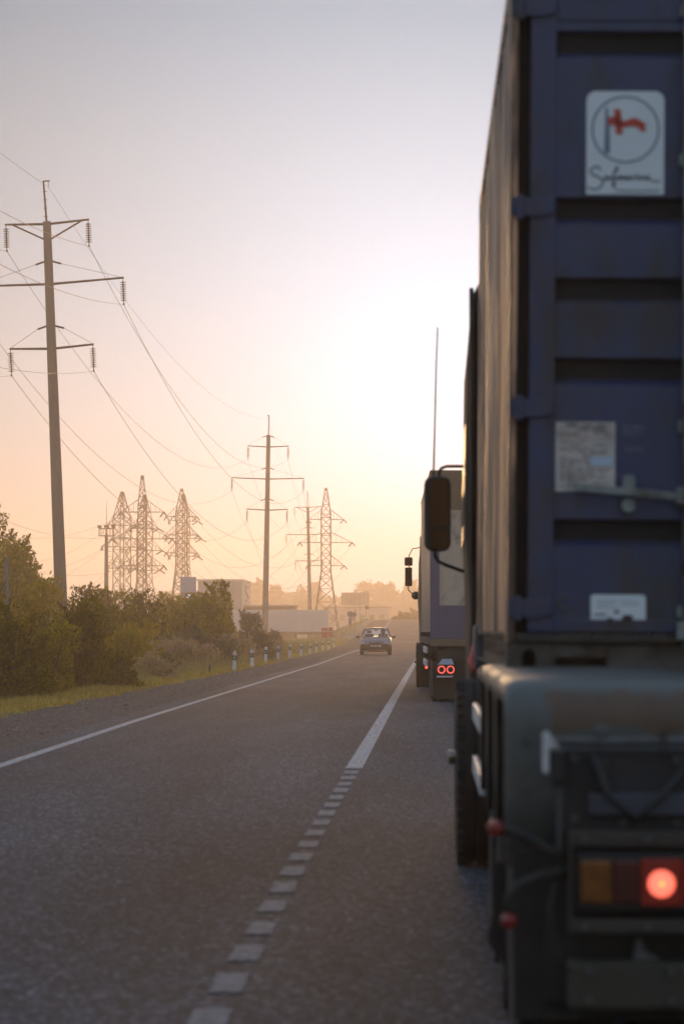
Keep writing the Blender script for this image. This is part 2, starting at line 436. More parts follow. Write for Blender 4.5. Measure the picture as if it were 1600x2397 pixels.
    c3 = n.new('ShaderNodeMix'); c3.data_type = 'RGBA'
    c3.inputs['A'].default_value = (0.050, 0.024, 0.006, 1); c3.inputs['B'].default_value = (0.095, 0.052, 0.020, 1)
    l.new(nr.outputs['Fac'], c3.inputs['Factor'])
    c2 = n.new('ShaderNodeMix'); c2.data_type = 'RGBA'
    l.new(mr.outputs[0], c2.inputs['Factor']); l.new(c1.outputs['Result'], c2.inputs['A']); l.new(c3.outputs['Result'], c2.inputs['B'])
    l.new(c2.outputs['Result'], p.inputs['Base Color'])
    p.inputs['Roughness'].default_value = 0.45
    b = n.new('ShaderNodeBump'); b.inputs['Strength'].default_value = 0.25; b.inputs['Distance'].default_value = 0.02
    l.new(nz.outputs['Fac'], b.inputs['Height']); l.new(b.outputs[0], p.inputs['Normal'])
    M['mudguard'] = m


road_mats()


# ------------------------------------------------------------------ mesh helpers
class MB:
    def __init__(s):
        s.v = []; s.f = []

    def add(s, vs, fs):
        b = len(s.v)
        s.v += [tuple(x) for x in vs]
        s.f += [tuple(i + b for i in q) for q in fs]
        return s

    def box(s, x0, x1, y0, y1, z0, z1):
        return s.add([(x0, y0, z0), (x1, y0, z0), (x1, y1, z0), (x0, y1, z0), (x0, y0, z1), (x1, y0, z1), (x1, y1, z1), (x0, y1, z1)],
                     [(0, 3, 2, 1), (4, 5, 6, 7), (0, 1, 5, 4), (1, 2, 6, 5), (2, 3, 7, 6), (3, 0, 4, 7)])

    def cyl(s, p0, p1, r0, r1=None, n=10, cap=True):
        r1 = r0 if r1 is None else r1
        p0, p1 = Vector(p0), Vector(p1)
        d = (p1 - p0).normalized()
        u = d.orthogonal().normalized(); w = d.cross(u)
        vs = []
        for p, r in ((p0, r0), (p1, r1)):
            for i in range(n):
                a = 2 * math.pi * i / n
                vs.append(p + u * (r * math.cos(a)) + w * (r * math.sin(a)))
        fs = [(i, (i + 1) % n, n + (i + 1) % n, n + i) for i in range(n)]
        if cap: fs += [tuple(range(n - 1, -1, -1)), tuple(range(n, 2 * n))]
        return s.add(vs, fs)

    def tube(s, pts, r, n=6, r1=None):
        pts = [Vector(p) for p in pts]
        k = len(pts)
        vs = []; u = None
        for i, p in enumerate(pts):
            d = (pts[min(i + 1, k - 1)] - pts[max(i - 1, 0)]).normalized()
            if u is None: u = d.orthogonal().normalized()
            else:
                u = (u - d * u.dot(d))
                u = u.normalized() if u.length > 1e-6 else d.orthogonal().normalized()
            w = d.cross(u)
            rr = r if r1 is None else r + (r1 - r) * i / (k - 1)
            for j in range(n):
                a = 2 * math.pi * j / n
                vs.append(p + u * (rr * math.cos(a)) + w * (rr * math.sin(a)))
        fs = []
        for i in range(k - 1):
            for j in range(n):
                fs.append((i * n + j, i * n + (j + 1) % n, (i + 1) * n + (j + 1) % n, (i + 1) * n + j))
        fs += [tuple(range(n - 1, -1, -1)), tuple(range((k - 1) * n, k * n))]
        return s.add(vs, fs)

    def lathe(s, prof, c, axis='X', n=28):
        # prof: list of (axial, radius)
        vs = []
        for a, r in prof:
            for i in range(n):
                t = 2 * math.pi * i / n
                q = (a, r * math.cos(t), r * math.sin(t)) if axis == 'X' else ((r * math.cos(t), a, r * math.sin(t)) if axis == 'Y' else (r * math.cos(t), r * math.sin(t), a))
                vs.append((q[0] + c[0], q[1] + c[1], q[2] + c[2]))
        fs = []
        for k in range(len(prof) - 1):
            for i in range(n):
                fs.append((k * n + i, k * n + (i + 1) % n, (k + 1) * n + (i + 1) % n, (k + 1) * n + i))
        return s.add(vs, fs)

    def grid(s, rows):
        w = len(rows[0])
        return s.add([p for r in rows for p in r],
                     [(i * w + j, i * w + j + 1, (i + 1) * w + j + 1, (i + 1) * w + j) for i in range(len(rows) - 1) for j in range(w - 1)])

    def poly_prism(s, pts, y0, y1):
        # outline of (x, z) points extruded along y
        n = len(pts)
        vs = [(x, y0, z) for x, z in pts] + [(x, y1, z) for x, z in pts]
        fs = [tuple(range(n)), tuple(range(2 * n - 1, n - 1, -1))] + [(i, n + i, n + (i + 1) % n, (i + 1) % n) for i in range(n)]
        return s.add(vs, fs)

    def side_prism(s, pts, x0, x1):
        # outline of (y, z) points extruded along x
        n = len(pts)
        vs = [(x0, y, z) for y, z in pts] + [(x1, y, z) for y, z in pts]
        fs = [tuple(range(n)), tuple(range(2 * n - 1, n - 1, -1))] + [(i, n + i, n + (i + 1) % n, (i + 1) % n) for i in range(n)]
        return s.add(vs, fs)

    def ribbon(s, pts, w, y, th=0.0015):
        # flat pen stroke in the xz plane, facing -y
        for (a, b) in zip(pts[:-1], pts[1:]):
            a2 = Vector(a); b2 = Vector(b); d = (b2 - a2)
            if d.length < 1e-6: continue
            d.normalize(); nn = Vector((-d.y, d.x)) * w / 2; e = d * w * 0.3
            q = [a2 - e + nn, b2 + e + nn, b2 + e - nn, a2 - e - nn]
            s.poly_prism([(p.x, p.y) for p in q], y, y + th)
        return s

    def mesh(s, name):
        me = bpy.data.meshes.new(name)
        me.from_pydata(s.v, [], s.f)
        me.update()
        return me

    def build(s, name, m, parent=None, smooth=False, bevel=0.0, sub=0, fix=True, seg=2):
        me = s.mesh(name)
        if fix:
            bm = bmesh.new(); bm.from_mesh(me)
            bmesh.ops.recalc_face_normals(bm, faces=bm.faces)
            bm.to_mesh(me); bm.free()
        if m is not None: me.materials.append(m)
        o = bpy.data.objects.new(name, me)
        col.objects.link(o)
        if parent is not None: o.parent = parent
        if smooth:
            for p in me.polygons: p.use_smooth = True
        if bevel:
            b = o.modifiers.new('bevel', 'BEVEL'); b.width = bevel; b.segments = seg; b.limit_method = 'ANGLE'
        if sub:
            u = o.modifiers.new('sub', 'SUBSURF'); u.levels = sub; u.render_levels = sub
        return o


def autosmooth(o, deg=40):
    me = o.data
    for p in me.polygons: p.use_smooth = True
    try: me.set_sharp_from_angle(angle=R(deg))
    except Exception: pass
    return o


def tag(o, label, cat, group=None):
    o['label'] = label; o['category'] = cat
    if group: o['group'] = group
    return o


def thing(name, label, cat, loc=(0, 0, 0), rot=(0, 0, 0), group=None):
    o = bpy.data.objects.new(name, None)
    o.empty_display_size = 0.3
    col.objects.link(o)
    o.location = loc; o.rotation_euler = rot
    return tag(o, label, cat, group)


def struct(o, kind='structure'):
    o['kind'] = kind
    return o


def kids(o):
    return list(o.children)


def dup(o, parent=None):
    c = o.copy(); col.objects.link(c); c.parent = parent
    for ch in kids(o): dup(ch, c)
    return c


# ------------------------------------------------------------------ terrain and road
def interp(t, x):
    if x <= t[0][0]: return t[0][1]
    for (a, va), (b, vb) in zip(t[:-1], t[1:]):
        if x <= b: return va + (vb - va) * (x - a) / (b - a)
    return t[-1][1]


PROF = [(-100, 0), (200, 0), (250, 0.28), (300, 0.85), (350, 1.7), (400, 2.55), (430, 2.85), (480, 2.6), (600, 2.2), (1600, 2.5)]
LEFTP = [(-100, 0), (500, 0), (640, 2.3), (1600, 2.6)]
CEN = [(-100, -0.70), (16, -0.69), (27, -0.665), (131, -0.52), (430, -0.4), (520, 4), (700, 26), (1200, 120)]
EDGE = [(-100, -3.80), (27, -3.87), (41, -3.98), (112, -4.06), (158, -4.35), (250, -4.7), (430, -5.3), (520, -1.5), (700, 20), (1200, 113)]
GRASS = [(-100, -6.4), (44, -6.3), (93, -6.02), (120, -6.15), (160, -6.35), (215, -6.75), (400, -7.6), (520, -4), (700, 17), (1200, 110)]


def smooth(a, b, x):
    t = max(0.0, min(1.0, (x - a) / (b - a)))
    return t * t * (3 - 2 * t)


def prof(Y): return interp(PROF, Y)
def rsX(Y): return interp(CEN, Y) + 4.6


def zg(X, Y):
    g = interp(GRASS, Y)
    z = prof(Y)
    if X < g - 0.7:
        # bank falls away left of the verge
        k = smooth(0.7, 3.2, g - X)
        drop = -0.9 * k * (1 - smooth(84, 128, Y))
        z = prof(Y) * (1 - smooth(0.7, 8, g - X)) + interp(LEFTP, Y) * smooth(0.7, 8, g - X) + drop
        z += 0.08 * math.sin(X * 1.3 + Y * 0.21) * math.sin(Y * 0.37) * k
    elif X > rsX(Y) + 1.5:
        k = smooth(1.5, 6, X - rsX(Y))
        z = prof(Y) * (1 - k) + interp(LEFTP, Y) * k - 0.8 * k * (1 - smooth(150, 220, Y))
    if g - 0.1 < X < rsX(Y) + 1.5: z -= 0.06
    elif g - 0.7 <= X <= g - 0.1: z -= 0.02
    return z


YS = list(range(-60, 60, 4)) + list(range(60, 240, 5)) + list(range(240, 640, 10)) + list(range(640, 1240, 40)) + [1240]


def ground():
    offs = [-1300, -800, -400, -220, -120, -80, -60, -45, -34, -26, -20, -16, -13, -11, -9.5, -8, -7, -6, -5, -4.2, -3.4, -2.7, -2.1, -1.6, -1.2, -0.75, -0.65, -0.15, -0.05, 0.3]
    roff = [0, 1.45, 1.6, 2.5, 4, 6, 9, 14, 25, 60, 150, 400, 1300]
    rows = []
    for Y in YS:
        g = interp(GRASS, Y); r = rsX(Y)
        xs = [g + o for o in offs] + [r + o for o in roff]
        rows.append([(x, Y, zg(x, Y)) for x in xs])
    o = MB().grid(rows).build('ground', M['ground'], smooth=True, fix=False)
    struct(o)


ground()


def strip(name, fa, fb, m, dz, ys=None, cut=None, nx=1):
    rows = []
    for Y in (ys or YS):
        a, b = fa(Y), fb(Y)
        rows.append([(a + (b - a) * i / nx, Y, prof(Y) + dz) for i in range(nx + 1)])
    return MB().grid(rows).build(name, m, fix=False)


struct(strip('road', lambda Y: interp(EDGE, Y) - 0.42, lambda Y: rsX(Y) + 0.3, M['asphalt'], 0.0, nx=4))


def shoulder(name, fa, fb):
    rows = []
    for Y in YS:
        a, b = fa(Y), fb(Y)
        rows.append([(a, Y, prof(Y) - 0.055), (a + (b - a) * 0.15, Y, prof(Y) - 0.03), (a + (b - a) * 0.6, Y, prof(Y) - 0.015), (b, Y, prof(Y) - 0.006)])
    return struct(MB().grid(rows).build(name, M['gravel'], fix=False))


shoulder('gravel_shoulder', lambda Y: interp(GRASS, Y) - 0.15, lambda Y: interp(EDGE, Y) - 0.36)
shoulder('gravel_shoulder', lambda Y: rsX(Y) + 1.6, lambda Y: rsX(Y) + 0.25)

mk = MB()


def mark_strip(fa, fb, y0, y1):
    ys = [y0] + [y for y in YS if y0 < y < y1] + [y1]
    mk.grid([[(fa(Y), Y, prof(Y) + 0.004), (fb(Y), Y, prof(Y) + 0.004)] for Y in ys])


# left edge line, solid part of the centre line, far stop lines across the road
mark_strip(lambda Y: interp(EDGE, Y) - 0.06, lambda Y: interp(EDGE, Y) + 0.06, -20, 246)
mark_strip(lambda Y: interp(EDGE, Y) - 0.06, lambda Y: interp(EDGE, Y) + 0.06, 290, 440)
mark_strip(lambda Y: interp(CEN, Y) - 0.075, lambda Y: interp(CEN, Y) + 0.075, 26.6, 246)
mark_strip(lambda Y: rsX(Y) - 0.3, lambda Y: rsX(Y) - 0.18, -20, 246)
o = mk.build('painted_line', M['marking'], fix=False); struct(o)
mk = MB()
mk.grid([[(interp(EDGE, 250), 250, prof(250) + .004), (rsX(250) - .2, 250, prof(250) + .004)], [(interp(EDGE, 251), 250.9, prof(250.9) + .004), (rsX(251) - .2, 250.9, prof(250.9) + .004)]])
for k in range(-6, 6):
    x0 = -1.0 + k * 1.0
    mk.grid([[(x0, 303, prof(303) + .004), (x0 + .45, 303, prof(303) + .004)], [(x0, 304.5, prof(304.5) + .004), (x0 + .45, 304.5, prof(304.5) + .004)]])
o = mk.build('painted_line', M['marking'], fix=False); struct(o)
dash_me = None
k = 0
y = 8.2
while y < 26.2:
    w = random.uniform(0.106, 0.122); ln = random.uniform(0.50, 0.58)
    cx = interp(CEN, y)
    q = MB()
    n, c_ = 14, 7
    rows = []
    for i in range(n + 1):
        e0, e1 = random.uniform(-.007, .007), random.uniform(-.007, .007)
        ro = []
        for j in range(c_ + 1):
            yy = y + ln * i / n + (random.uniform(-.018, .018) if i in (0, n) else 0)
            ro.append((cx - w / 2 + e0 + (w + e1 - e0) * j / c_, yy, 0.004))
        rows.append(ro)
    q.grid(rows)
    d = q.build('painted_dash', M['marking_worn'], fix=False); struct(d)
    y += 0.965


# ------------------------------------------------------------------ fast scatter meshes
def quads_mesh(name, C, U, V, m, tri=False):
    """C centres, U half-width vectors, V half-length vectors (numpy n x 3): one leaf each."""
    n = len(C)
    if tri:
        vs = np.stack([C - U, C + U, C + V * 2], 1).reshape(-1, 3); k = 3
    else:
        vs = np.stack([C - V, C + U, C + V, C - U], 1).reshape(-1, 3); k = 4
    me = bpy.data.meshes.new(name)
    me.vertices.add(n * k); me.loops.add(n * k); me.polygons.add(n)
    me.vertices.foreach_set('co', vs.astype(np.float32).ravel())
    me.loops.foreach_set('vertex_index', np.arange(n * k, dtype=np.int32))
    me.polygons.foreach_set('loop_start', np.arange(0, n * k, k, dtype=np.int32))
    me.polygons.foreach_set('loop_total', np.full(n, k, dtype=np.int32))
    me.update(calc_edges=True)
    me.materials.append(m)
    return me


def rand_unit(rng, n):
    v = rng.normal(size=(n, 3)); return v / np.linalg.norm(v, axis=1)[:, None]


def leaf_cloud(rng, n, clumps, size, up=0.0, aspect=0.5):
    """leaves spread in the shells of several ellipsoid clumps: (cx,cy,cz,rx,ry,rz)"""
    cl = np.array(clumps)
    w = cl[:, 3] * cl[:, 5]; w = w / w.sum()
    idx = rng.choice(len(cl), n, p=w)
    d = rand_unit(rng, n)
    r = 1.0 - np.abs(rng.normal(0, 0.22, n)); r = np.clip(r, 0.15, 1.25)
    r *= 1 + 0.12 * np.sin(d[:, 0] * 5 + idx) + 0.10 * np.sin(d[:, 2] * 7 + idx * 2)
    c = cl[idx, :3] + d * r[:, None] * cl[idx, 3:6]
    v = rand_unit(rng, n) + d * 0.7; v[:, 2] += up
    v /= np.linalg.norm(v, axis=1)[:, None]
    u = np.cross(v, rand_unit(rng, n)); u /= np.linalg.norm(u, axis=1)[:, None]
    s = size * rng.uniform(0.6, 1.4, n)
    return c, u * (s * aspect)[:, None], v * s[:, None]


def bush(name, label, cat, X, Y, hw, h, mname, nleaf, seed, leaf=0.06, group=None, trunk=True, sprays=14, tall=False, zb=None, up=0.5, depth=None, nclump=9):
    rng = np.random.default_rng(seed)
    base = zg(X, Y) if zb is None else zb
    h *= 1.2; hw *= 1.12
    t = thing(name, label, cat, (X, Y, base), group=group)
    dp = depth or hw
    cl = []
    for i in range(nclump):
        a = rng.uniform(0, 2 * math.pi); q = rng.uniform(0.1, 0.62)
        zc = h * rng.uniform(0.28, 0.80) if tall else h * rng.uniform(0.12, 0.74)
        k = 1 - 0.55 * abs(zc / h - 0.35)
        s = rng.uniform(0.26, 0.46)
        cl.append((math.cos(a) * q * hw * k, math.sin(a) * q * dp * k, zc, hw * s, dp * s, min(h * rng.uniform(.16, .28), hw * s * 1.3)))
    if not tall:
        cl.append((0, 0, h * .42, hw * .62, dp * .62, h * .40)); cl.append((0, 0, h * .2, hw * .8, dp * .7, h * .2))
    else:
        cl.append((0, 0, h * .55, hw * .5, dp * .5, h * .33))
    C, U, V = leaf_cloud(rng, nleaf, cl, leaf, up)
    # sprays of leaves along shoots that stick out of the crown
    sp = []
    shoots = MB()
    for i in range(sprays):
        c = cl[rng.integers(len(cl))]
        a = rng.uniform(0, 2 * math.pi)
        d = np.array([math.cos(a) * 0.7, math.sin(a) * 0.5, rng.uniform(0.3, 1.2)]); d /= np.linalg.norm(d)
        p0 = np.array(c[:3]) + d * np.array(c[3:6]) * 0.75
        ln = rng.uniform(0.25, 0.6) * min(hw, h) * 0.6
        shoots.cyl(p0 - d * 0.3, p0 + d * ln, 0.010, 0.004, n=4, cap=False)
        k = int(30 + ln * 60)
        tt = rng.uniform(0, 1.05, k)
        sp.append(p0 + d * (tt * ln)[:, None] + rng.normal(0, 0.035 + 0.03 * leaf / .06, (k, 3)) * (1.2 - tt)[:, None])
    if sp:
        S = np.concatenate(sp); k = len(S)
        v = rand_unit(rng, k); v[:, 2] += 0.5; v /= np.linalg.norm(v, axis=1)[:, None]
        u = np.cross(v, rand_unit(rng, k)); u /= np.linalg.norm(u, axis=1)[:, None]
        s = leaf * rng.uniform(0.6, 1.2, k)
        C = np.concatenate([C, S]); U = np.concatenate([U, u * (s * .45)[:, None]]); V = np.concatenate([V, v * s[:, None]])
    keep = C[:, 2] > 0.0
    me = quads_mesh('crown', C[keep], U[keep], V[keep], M[mname])
    o = bpy.data.objects.new('crown', me); col.objects.link(o); o.parent = t
    tb = MB()
    nst = 1 if tall else 4
    for i in range(nst):
        a = rng.uniform(0, 2 * math.pi); q = 0 if tall else hw * .3
        top = (math.cos(a) * q, math.sin(a) * q, h * .6)
        r = 0.05 + 0.012 * h if tall else 0.03
        mid = (top[0] * .4 + rng.normal(0, .05), top[1] * .4, h * .3)
        tb.tube([(0, 0, -0.1), mid, top], r, 6, r * .35)
        for j in range(3):
            b = rng.uniform(0, 2 * math.pi)
            tb.tube([mid, (mid[0] + math.cos(b) * hw * .3, mid[1] + math.sin(b) * dp * .3, h * .5), (mid[0] + math.cos(b) * hw * .55, mid[1] + math.sin(b) * dp * .5, h * rng.uniform(.55, .8))], r * .55, 5, 0.008)
    tb.v += []
    b0 = len(tb.v); tb.v += shoots.v; tb.f += [tuple(i + b0 for i in q) for q in shoots.f]
    tb.build('trunk' if tall else 'stem', M['bark'], t)
    return t


# ------------------------------------------------------------------ shipping container (rests on the trailer)
def rounded(x0, x1, z0, z1, r, corners=(1, 1, 1, 1), n=5):
    pts = []
    for (cx, cz, a0, k) in ((x0 + r, z0 + r, 180, 0), (x1 - r, z0 + r, 270, 1), (x1 - r, z1 - r, 0, 2), (x0 + r, z1 - r, 90, 3)):
        if corners[k]:
            for i in range(n + 1):
                a = R(a0 + 90 * i / n); pts.append((cx + r * math.cos(a), cz + r * math.sin(a)))
        else:
            pts.append(((x0, z0), (x1, z0), (x1, z1), (x0, z1))[k])
    return pts


def container():
    W, H, LN = 2.438, 2.591, 6.058
    t = thing('shipping_container', 'dark blue corrugated steel shipping container with flag sticker, riding on the near trailer', 'container', (0.276, 10.74, 1.057), (0, R(0.5), R(0.12)))
    B, S = M['blue'], M['side_glow']
    # posts
    for x0, x1 in ((0, 0.03), (W - 0.03, W)):
        MB().box(x0, x1, 0, 0.16, 0.118, H - 0.118).build('corner_post', S, t, bevel=0.006)
        MB().box(min(x0, x1) if x0 == 0 else x0, x1, LN - 0.16, LN, 0.118, H - 0.118).build('corner_post', S, t, bevel=0.006)
    # door recess lining behind gasket
    MB().box(0.03, 0.075, 0.075, 0.10, 0.13, H - 0.12).build('gasket_channel', M['rubber'], t)
    MB().box(W - 0.075, W - 0.03, 0.075, 0.10, 0.13, H - 0.12).build('gasket_channel', M['rubber'], t)
    # castings with oval end hole, eight
    def casting(x0, y0, z0):
        q = MB()
        x1, y1, z1 = x0 + 0.162, y0 + 0.178, z0 + 0.118
        n = 16
        cx, cz = (x0 + x1) / 2 - 0.004 * 0, (z0 + z1) / 2
        oval = []
        for i in range(n):
            a = 2 * math.pi * (i + .5) / n - math.pi / 2 - math.pi / n
            ox = 0.026 * math.cos(a); oz = 0.026 * math.sin(a) + (0.014 if math.sin(a) > 0 else -0.014)
            oval.append((cx + ox, cz + oz))
        sq = []
        for i in range(n):
            a = 2 * math.pi * (i + .5) / n - math.pi / 2 - math.pi / n
            c, s_ = math.cos(a), math.sin(a)
            k = max(abs(c), abs(s_))
            sq.append((cx + c / k * 0.081, cz + s_ / k * 0.059))
        yf = y0 if y0 < 1 else y1
        yb = y0 + 0.12 if y0 < 1 else y1 - 0.12
        vs = [(a, yf, b) for a, b in sq] + [(a, yf, b) for a, b in oval] + [(a, yb, b) for a, b in oval]
        fs = [(i, (i + 1) % n, n + (i + 1) % n, n + i) for i in range(n)] + [(n + i, n + (i + 1) % n, 2 * n + (i + 1) % n, 2 * n + i) for i in range(n)]
        fs += [tuple(range(2 * n, 3 * n))]
        q.add(vs, fs)
        ys = (y0, y1)
        q.add([(x0, ys[0], z0), (x1, ys[0], z0), (x1, ys[1], z0), (x0, ys[1], z0), (x0, ys[0], z1), (x1, ys[0], z1), (x1, ys[1], z1), (x0, ys[1], z1)],
              [(0, 3, 2, 1), (4, 5, 6, 7), (1, 2, 6, 5), (3, 0, 4, 7)] + ([(2, 3, 7, 6)] if y0 < 1 else [(0, 1, 5, 4)]))
        q.build('corner_casting', M['casting'], t)
    for x in (0, W - 0.162):
        for y_ in (0, LN - 0.178):
            casting(x, y_, 0); casting(x, y_, H - 0.118)
    # rear sill with forklift opening, header
    q = MB()
    q.box(0.162, 0.175, 0.01, 0.12, 0.0, 0.118)
    q.box(0.36, W - 0.36, 0.01, 0.12, 0.0, 0.118)
    q.box(W - .175, W - 0.162, 0.01, 0.12, 0.0, 0.118)
    q.box(0.175, 0.36, 0.01, 0.12, 0.068, 0.118); q.box(W - .36, W - 0.175, 0.01, 0.12, 0.068, 0.118)
    q.build('rear_sill', M['sill'], t, bevel=0.004)
    MB().box(0.03, W - 0.03, -0.012, 0.10, 0.120, 0.155).build('sill_ledge', M['grime'], t, bevel=0.008)
    MB().box(0.05, W - 0.05, 0.012, 0.12, H - 0.118, H).build('header', B, t, bevel=0.006)
    MB().box(0.17, 0.36, 0.10, 0.115, 0.0, 0.07).build('pocket_liner', M['black'], t)
    # doors
    bands = [0.53, 1.11, 1.40, 1.69, 2.295]
    for side in (0, 1):
        x0, x1 = (0.075, 1.210) if side == 0 else (1.228, W - 0.075)
        z0, z1 = 0.160, H - 0.125
        d = MB()
        fl = 0.092
        d.box(x0, x0 + fl, 0.0, 0.05, z0, z1); d.box(x1 - fl, x1, 0.0, 0.05, z0, z1)
        d.box(x0 + fl, x1 - fl, 0.001, 0.05, z1 - 0.10, z1); d.box(x0 + fl, x1 - fl, 0.001, 0.05, z0, z0 + 0.05)
        leaf = d.build('door', B, t, bevel=0.005)
        prof_ = [(z0 + 0.05, 0.006)]
        for b in bands:
            prof_ += [(b - 0.078, 0.006), (b - 0.040, 0.058), (b - 0.035, 0.060), (b + 0.036, 0.012), (b + 0.040, 0.006)]
        prof_.append((z1 - 0.10, 0.006))
        # outer skin: flat, drops inward under each band, comes out again
        prof2 = [(z0 + 0.05, 0.006)]
        for b in bands:
            prof2 += [(b - 0.062, 0.006), (b - 0.040, 0.050), (b - 0.036, 0.056), (b + 0.034, 0.048), (b + 0.038, 0.006)]
        prof2.append((z1 - 0.10, 0.006))
        MB().grid([[(x0 + fl, yy, zz), (x1 - fl, yy, zz)] for zz, yy in prof2]).build('corrugated_panel', B, leaf)
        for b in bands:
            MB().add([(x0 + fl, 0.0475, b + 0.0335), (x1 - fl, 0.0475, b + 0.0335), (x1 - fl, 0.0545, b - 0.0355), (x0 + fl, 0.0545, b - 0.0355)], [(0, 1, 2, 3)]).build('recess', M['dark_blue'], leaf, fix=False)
        # hinges
        for zc in (0.245, 0.965, 1.69, 2.415):
            xx = x0 if side == 0 else x1
            sgn = 1 if side == 0 else -1
            pts = [(xx - sgn * 0.070, zc - 0.030), (xx + sgn * 0.035, zc - 0.036), (xx + sgn * 0.088, zc - 0.022), (xx + sgn * 0.088, zc + 0.034), (xx - sgn * 0.070, zc + 0.034)]
            if sgn < 0: pts = pts[::-1]
            h = MB().poly_prism(pts, -0.016, -0.002)
            h.cyl((xx - sgn * .035, -0.012, zc - .045), (xx - sgn * .035, -0.012, zc + .045), 0.014, n=8)
            h.build('hinge', B, t, bevel=0.003)
        # lock rods with keepers and handles
        for rx in ((0.640, 1.06) if side == 0 else (W - 0.640, W - 1.06)):
            MB().cyl((rx, -0.03, 0.10), (rx, -0.03, H - 0.09), 0.017, n=12).build('lock_rod', M['galv'], t, smooth=True)
            for zc in (0.235, 0.90, 1.86, 2.40):
                MB().box(rx - 0.032, rx + 0.032, -0.022, -0.001, zc - 0.022, zc + 0.022).build('rod_bracket', M['galv'], t, bevel=0.004)
            MB().box(rx - 0.035, rx + 0.035, -0.05, -0.0, 0.135, 0.20).build('cam_keeper', M['galv'], t, bevel=0.006)
        rx = 0.640 if side == 0 else W - 0.640
        sg = -1 if side == 0 else 1
        hz = 0.652
        h = MB()
        # handle bar slopes up slightly away from the rod
        a = (rx, hz - 0.008); b = (rx + sg * 0.405, hz + 0.028)
        w2 = 0.014
        pts = [(b[0], b[1] - w2), (a[0], a[1] - w2), (a[0], a[1] + w2), (b[0], b[1] + w2)]
        if sg > 0: pts = pts[::-1]
        h.poly_prism(pts, -0.050, -0.040)
        h.build('handle', M['galv'], t, bevel=0.003)
        MB().box(rx - 0.04, rx + 0.03, -0.062, -0.015, hz - 0.038, hz + 0.030).build('handle_hub', M['galv'], t, bevel=0.01)
        kx = rx + sg * 0.207
        MB().poly_prism(rounded(kx - 0.022, kx + 0.022, hz + 0.020, hz + 0.072, 0.014), -0.034, -0.003).build('handle_keeper', M['galv'], t, bevel=0.003)
        MB().poly_prism(rounded(kx - 0.024, kx + 0.024, hz - 0.062, hz - 0.012, 0.02), -0.034, -0.003).build('handle_keeper', M['galv'], t, bevel=0.003)
    # stickers on the left door leaf (px -> local: (px-1184)/652, (1583-py)/652)
    lx = lambda px: (px - 1184) / 652.0
    lz = lambda py: (1583 - py) / 652.0
    yf = 0.004
    st = MB().poly_prism(rounded(lx(1364), lx(1546), lz(450), lz(206), 0.034, (0, 0, 1, 1)), yf - 0.002, yf + 0.001).build('flag_sticker', M['sticker'], t)
    st['label'] = 'pale sticker with circled red pennant and handwritten word'
    # crop pixel coordinates (6.03 px per photo pixel, origin 1340,180)
    sx = lambda u: lx(1340 + u / 6.031); sz = lambda v: lz(180 + v / 6.031)
    ring = MB()
    n = 40
    cx, cz = sx(695), sz(700); ro, ri = 0.1225, 0.1155
    vs = [(cx + r * math.cos(2 * math.pi * i / n), yf - 0.0035, cz + r * math.sin(2 * math.pi * i / n)) for r in (ro, ri) for i in range(n)]
    ring.add(vs, [(i, (i + 1) % n, n + (i + 1) % n, n + i) for i in range(n)])
    ring.build('circle_emblem', M['sticker_ink'], st, fix=False)
    MB().poly_prism([(sx(398), sz(1035)), (sx(478), sz(1040)), (sx(472), sz(640)), (sx(440), sz(390)), (sx(412), sz(390))], yf - 0.004, yf - 0.0025).build('flagpole_emblem', M['sticker_ink'], st)
    pen = [(445, 545), (545, 520), (540, 415), (608, 425), (635, 580), (700, 590), (760, 560), (815, 545), (870, 560), (990, 645), (950, 672), (990, 715), (915, 705), (815, 638), (750, 648), (640, 665), (640, 765), (575, 768), (565, 622), (450, 630)]
    # concave outline: fan-free, split into convex pieces
    fl_ = MB()
    P = lambda pts: fl_.poly_prism([(sx(a), sz(b)) for a, b in pts][::-1], yf - 0.0045, yf - 0.003)
    P([(528, 408), (628, 420), (658, 768), (562, 772)])
    P([(445, 535), (545, 508), (640, 572), (640, 680), (560, 640), (450, 645)])
    P([(640, 570), (700, 578), (745, 662), (640, 680)])
    P([(700, 578), (760, 548), (800, 655), (740, 664)])
    P([(760, 548), (815, 532), (870, 548), (850, 676), (800, 655)])
    P([(870, 548), (998, 632), (958, 674), (850, 664)])
    P([(846, 640), (958, 672), (998, 730), (910, 722)])
    fl_.build('pennant_emblem', M['sticker_red'], st)
    # the handwritten name: S a f m a r i n e, drawn as pen strokes
    scr = MB()
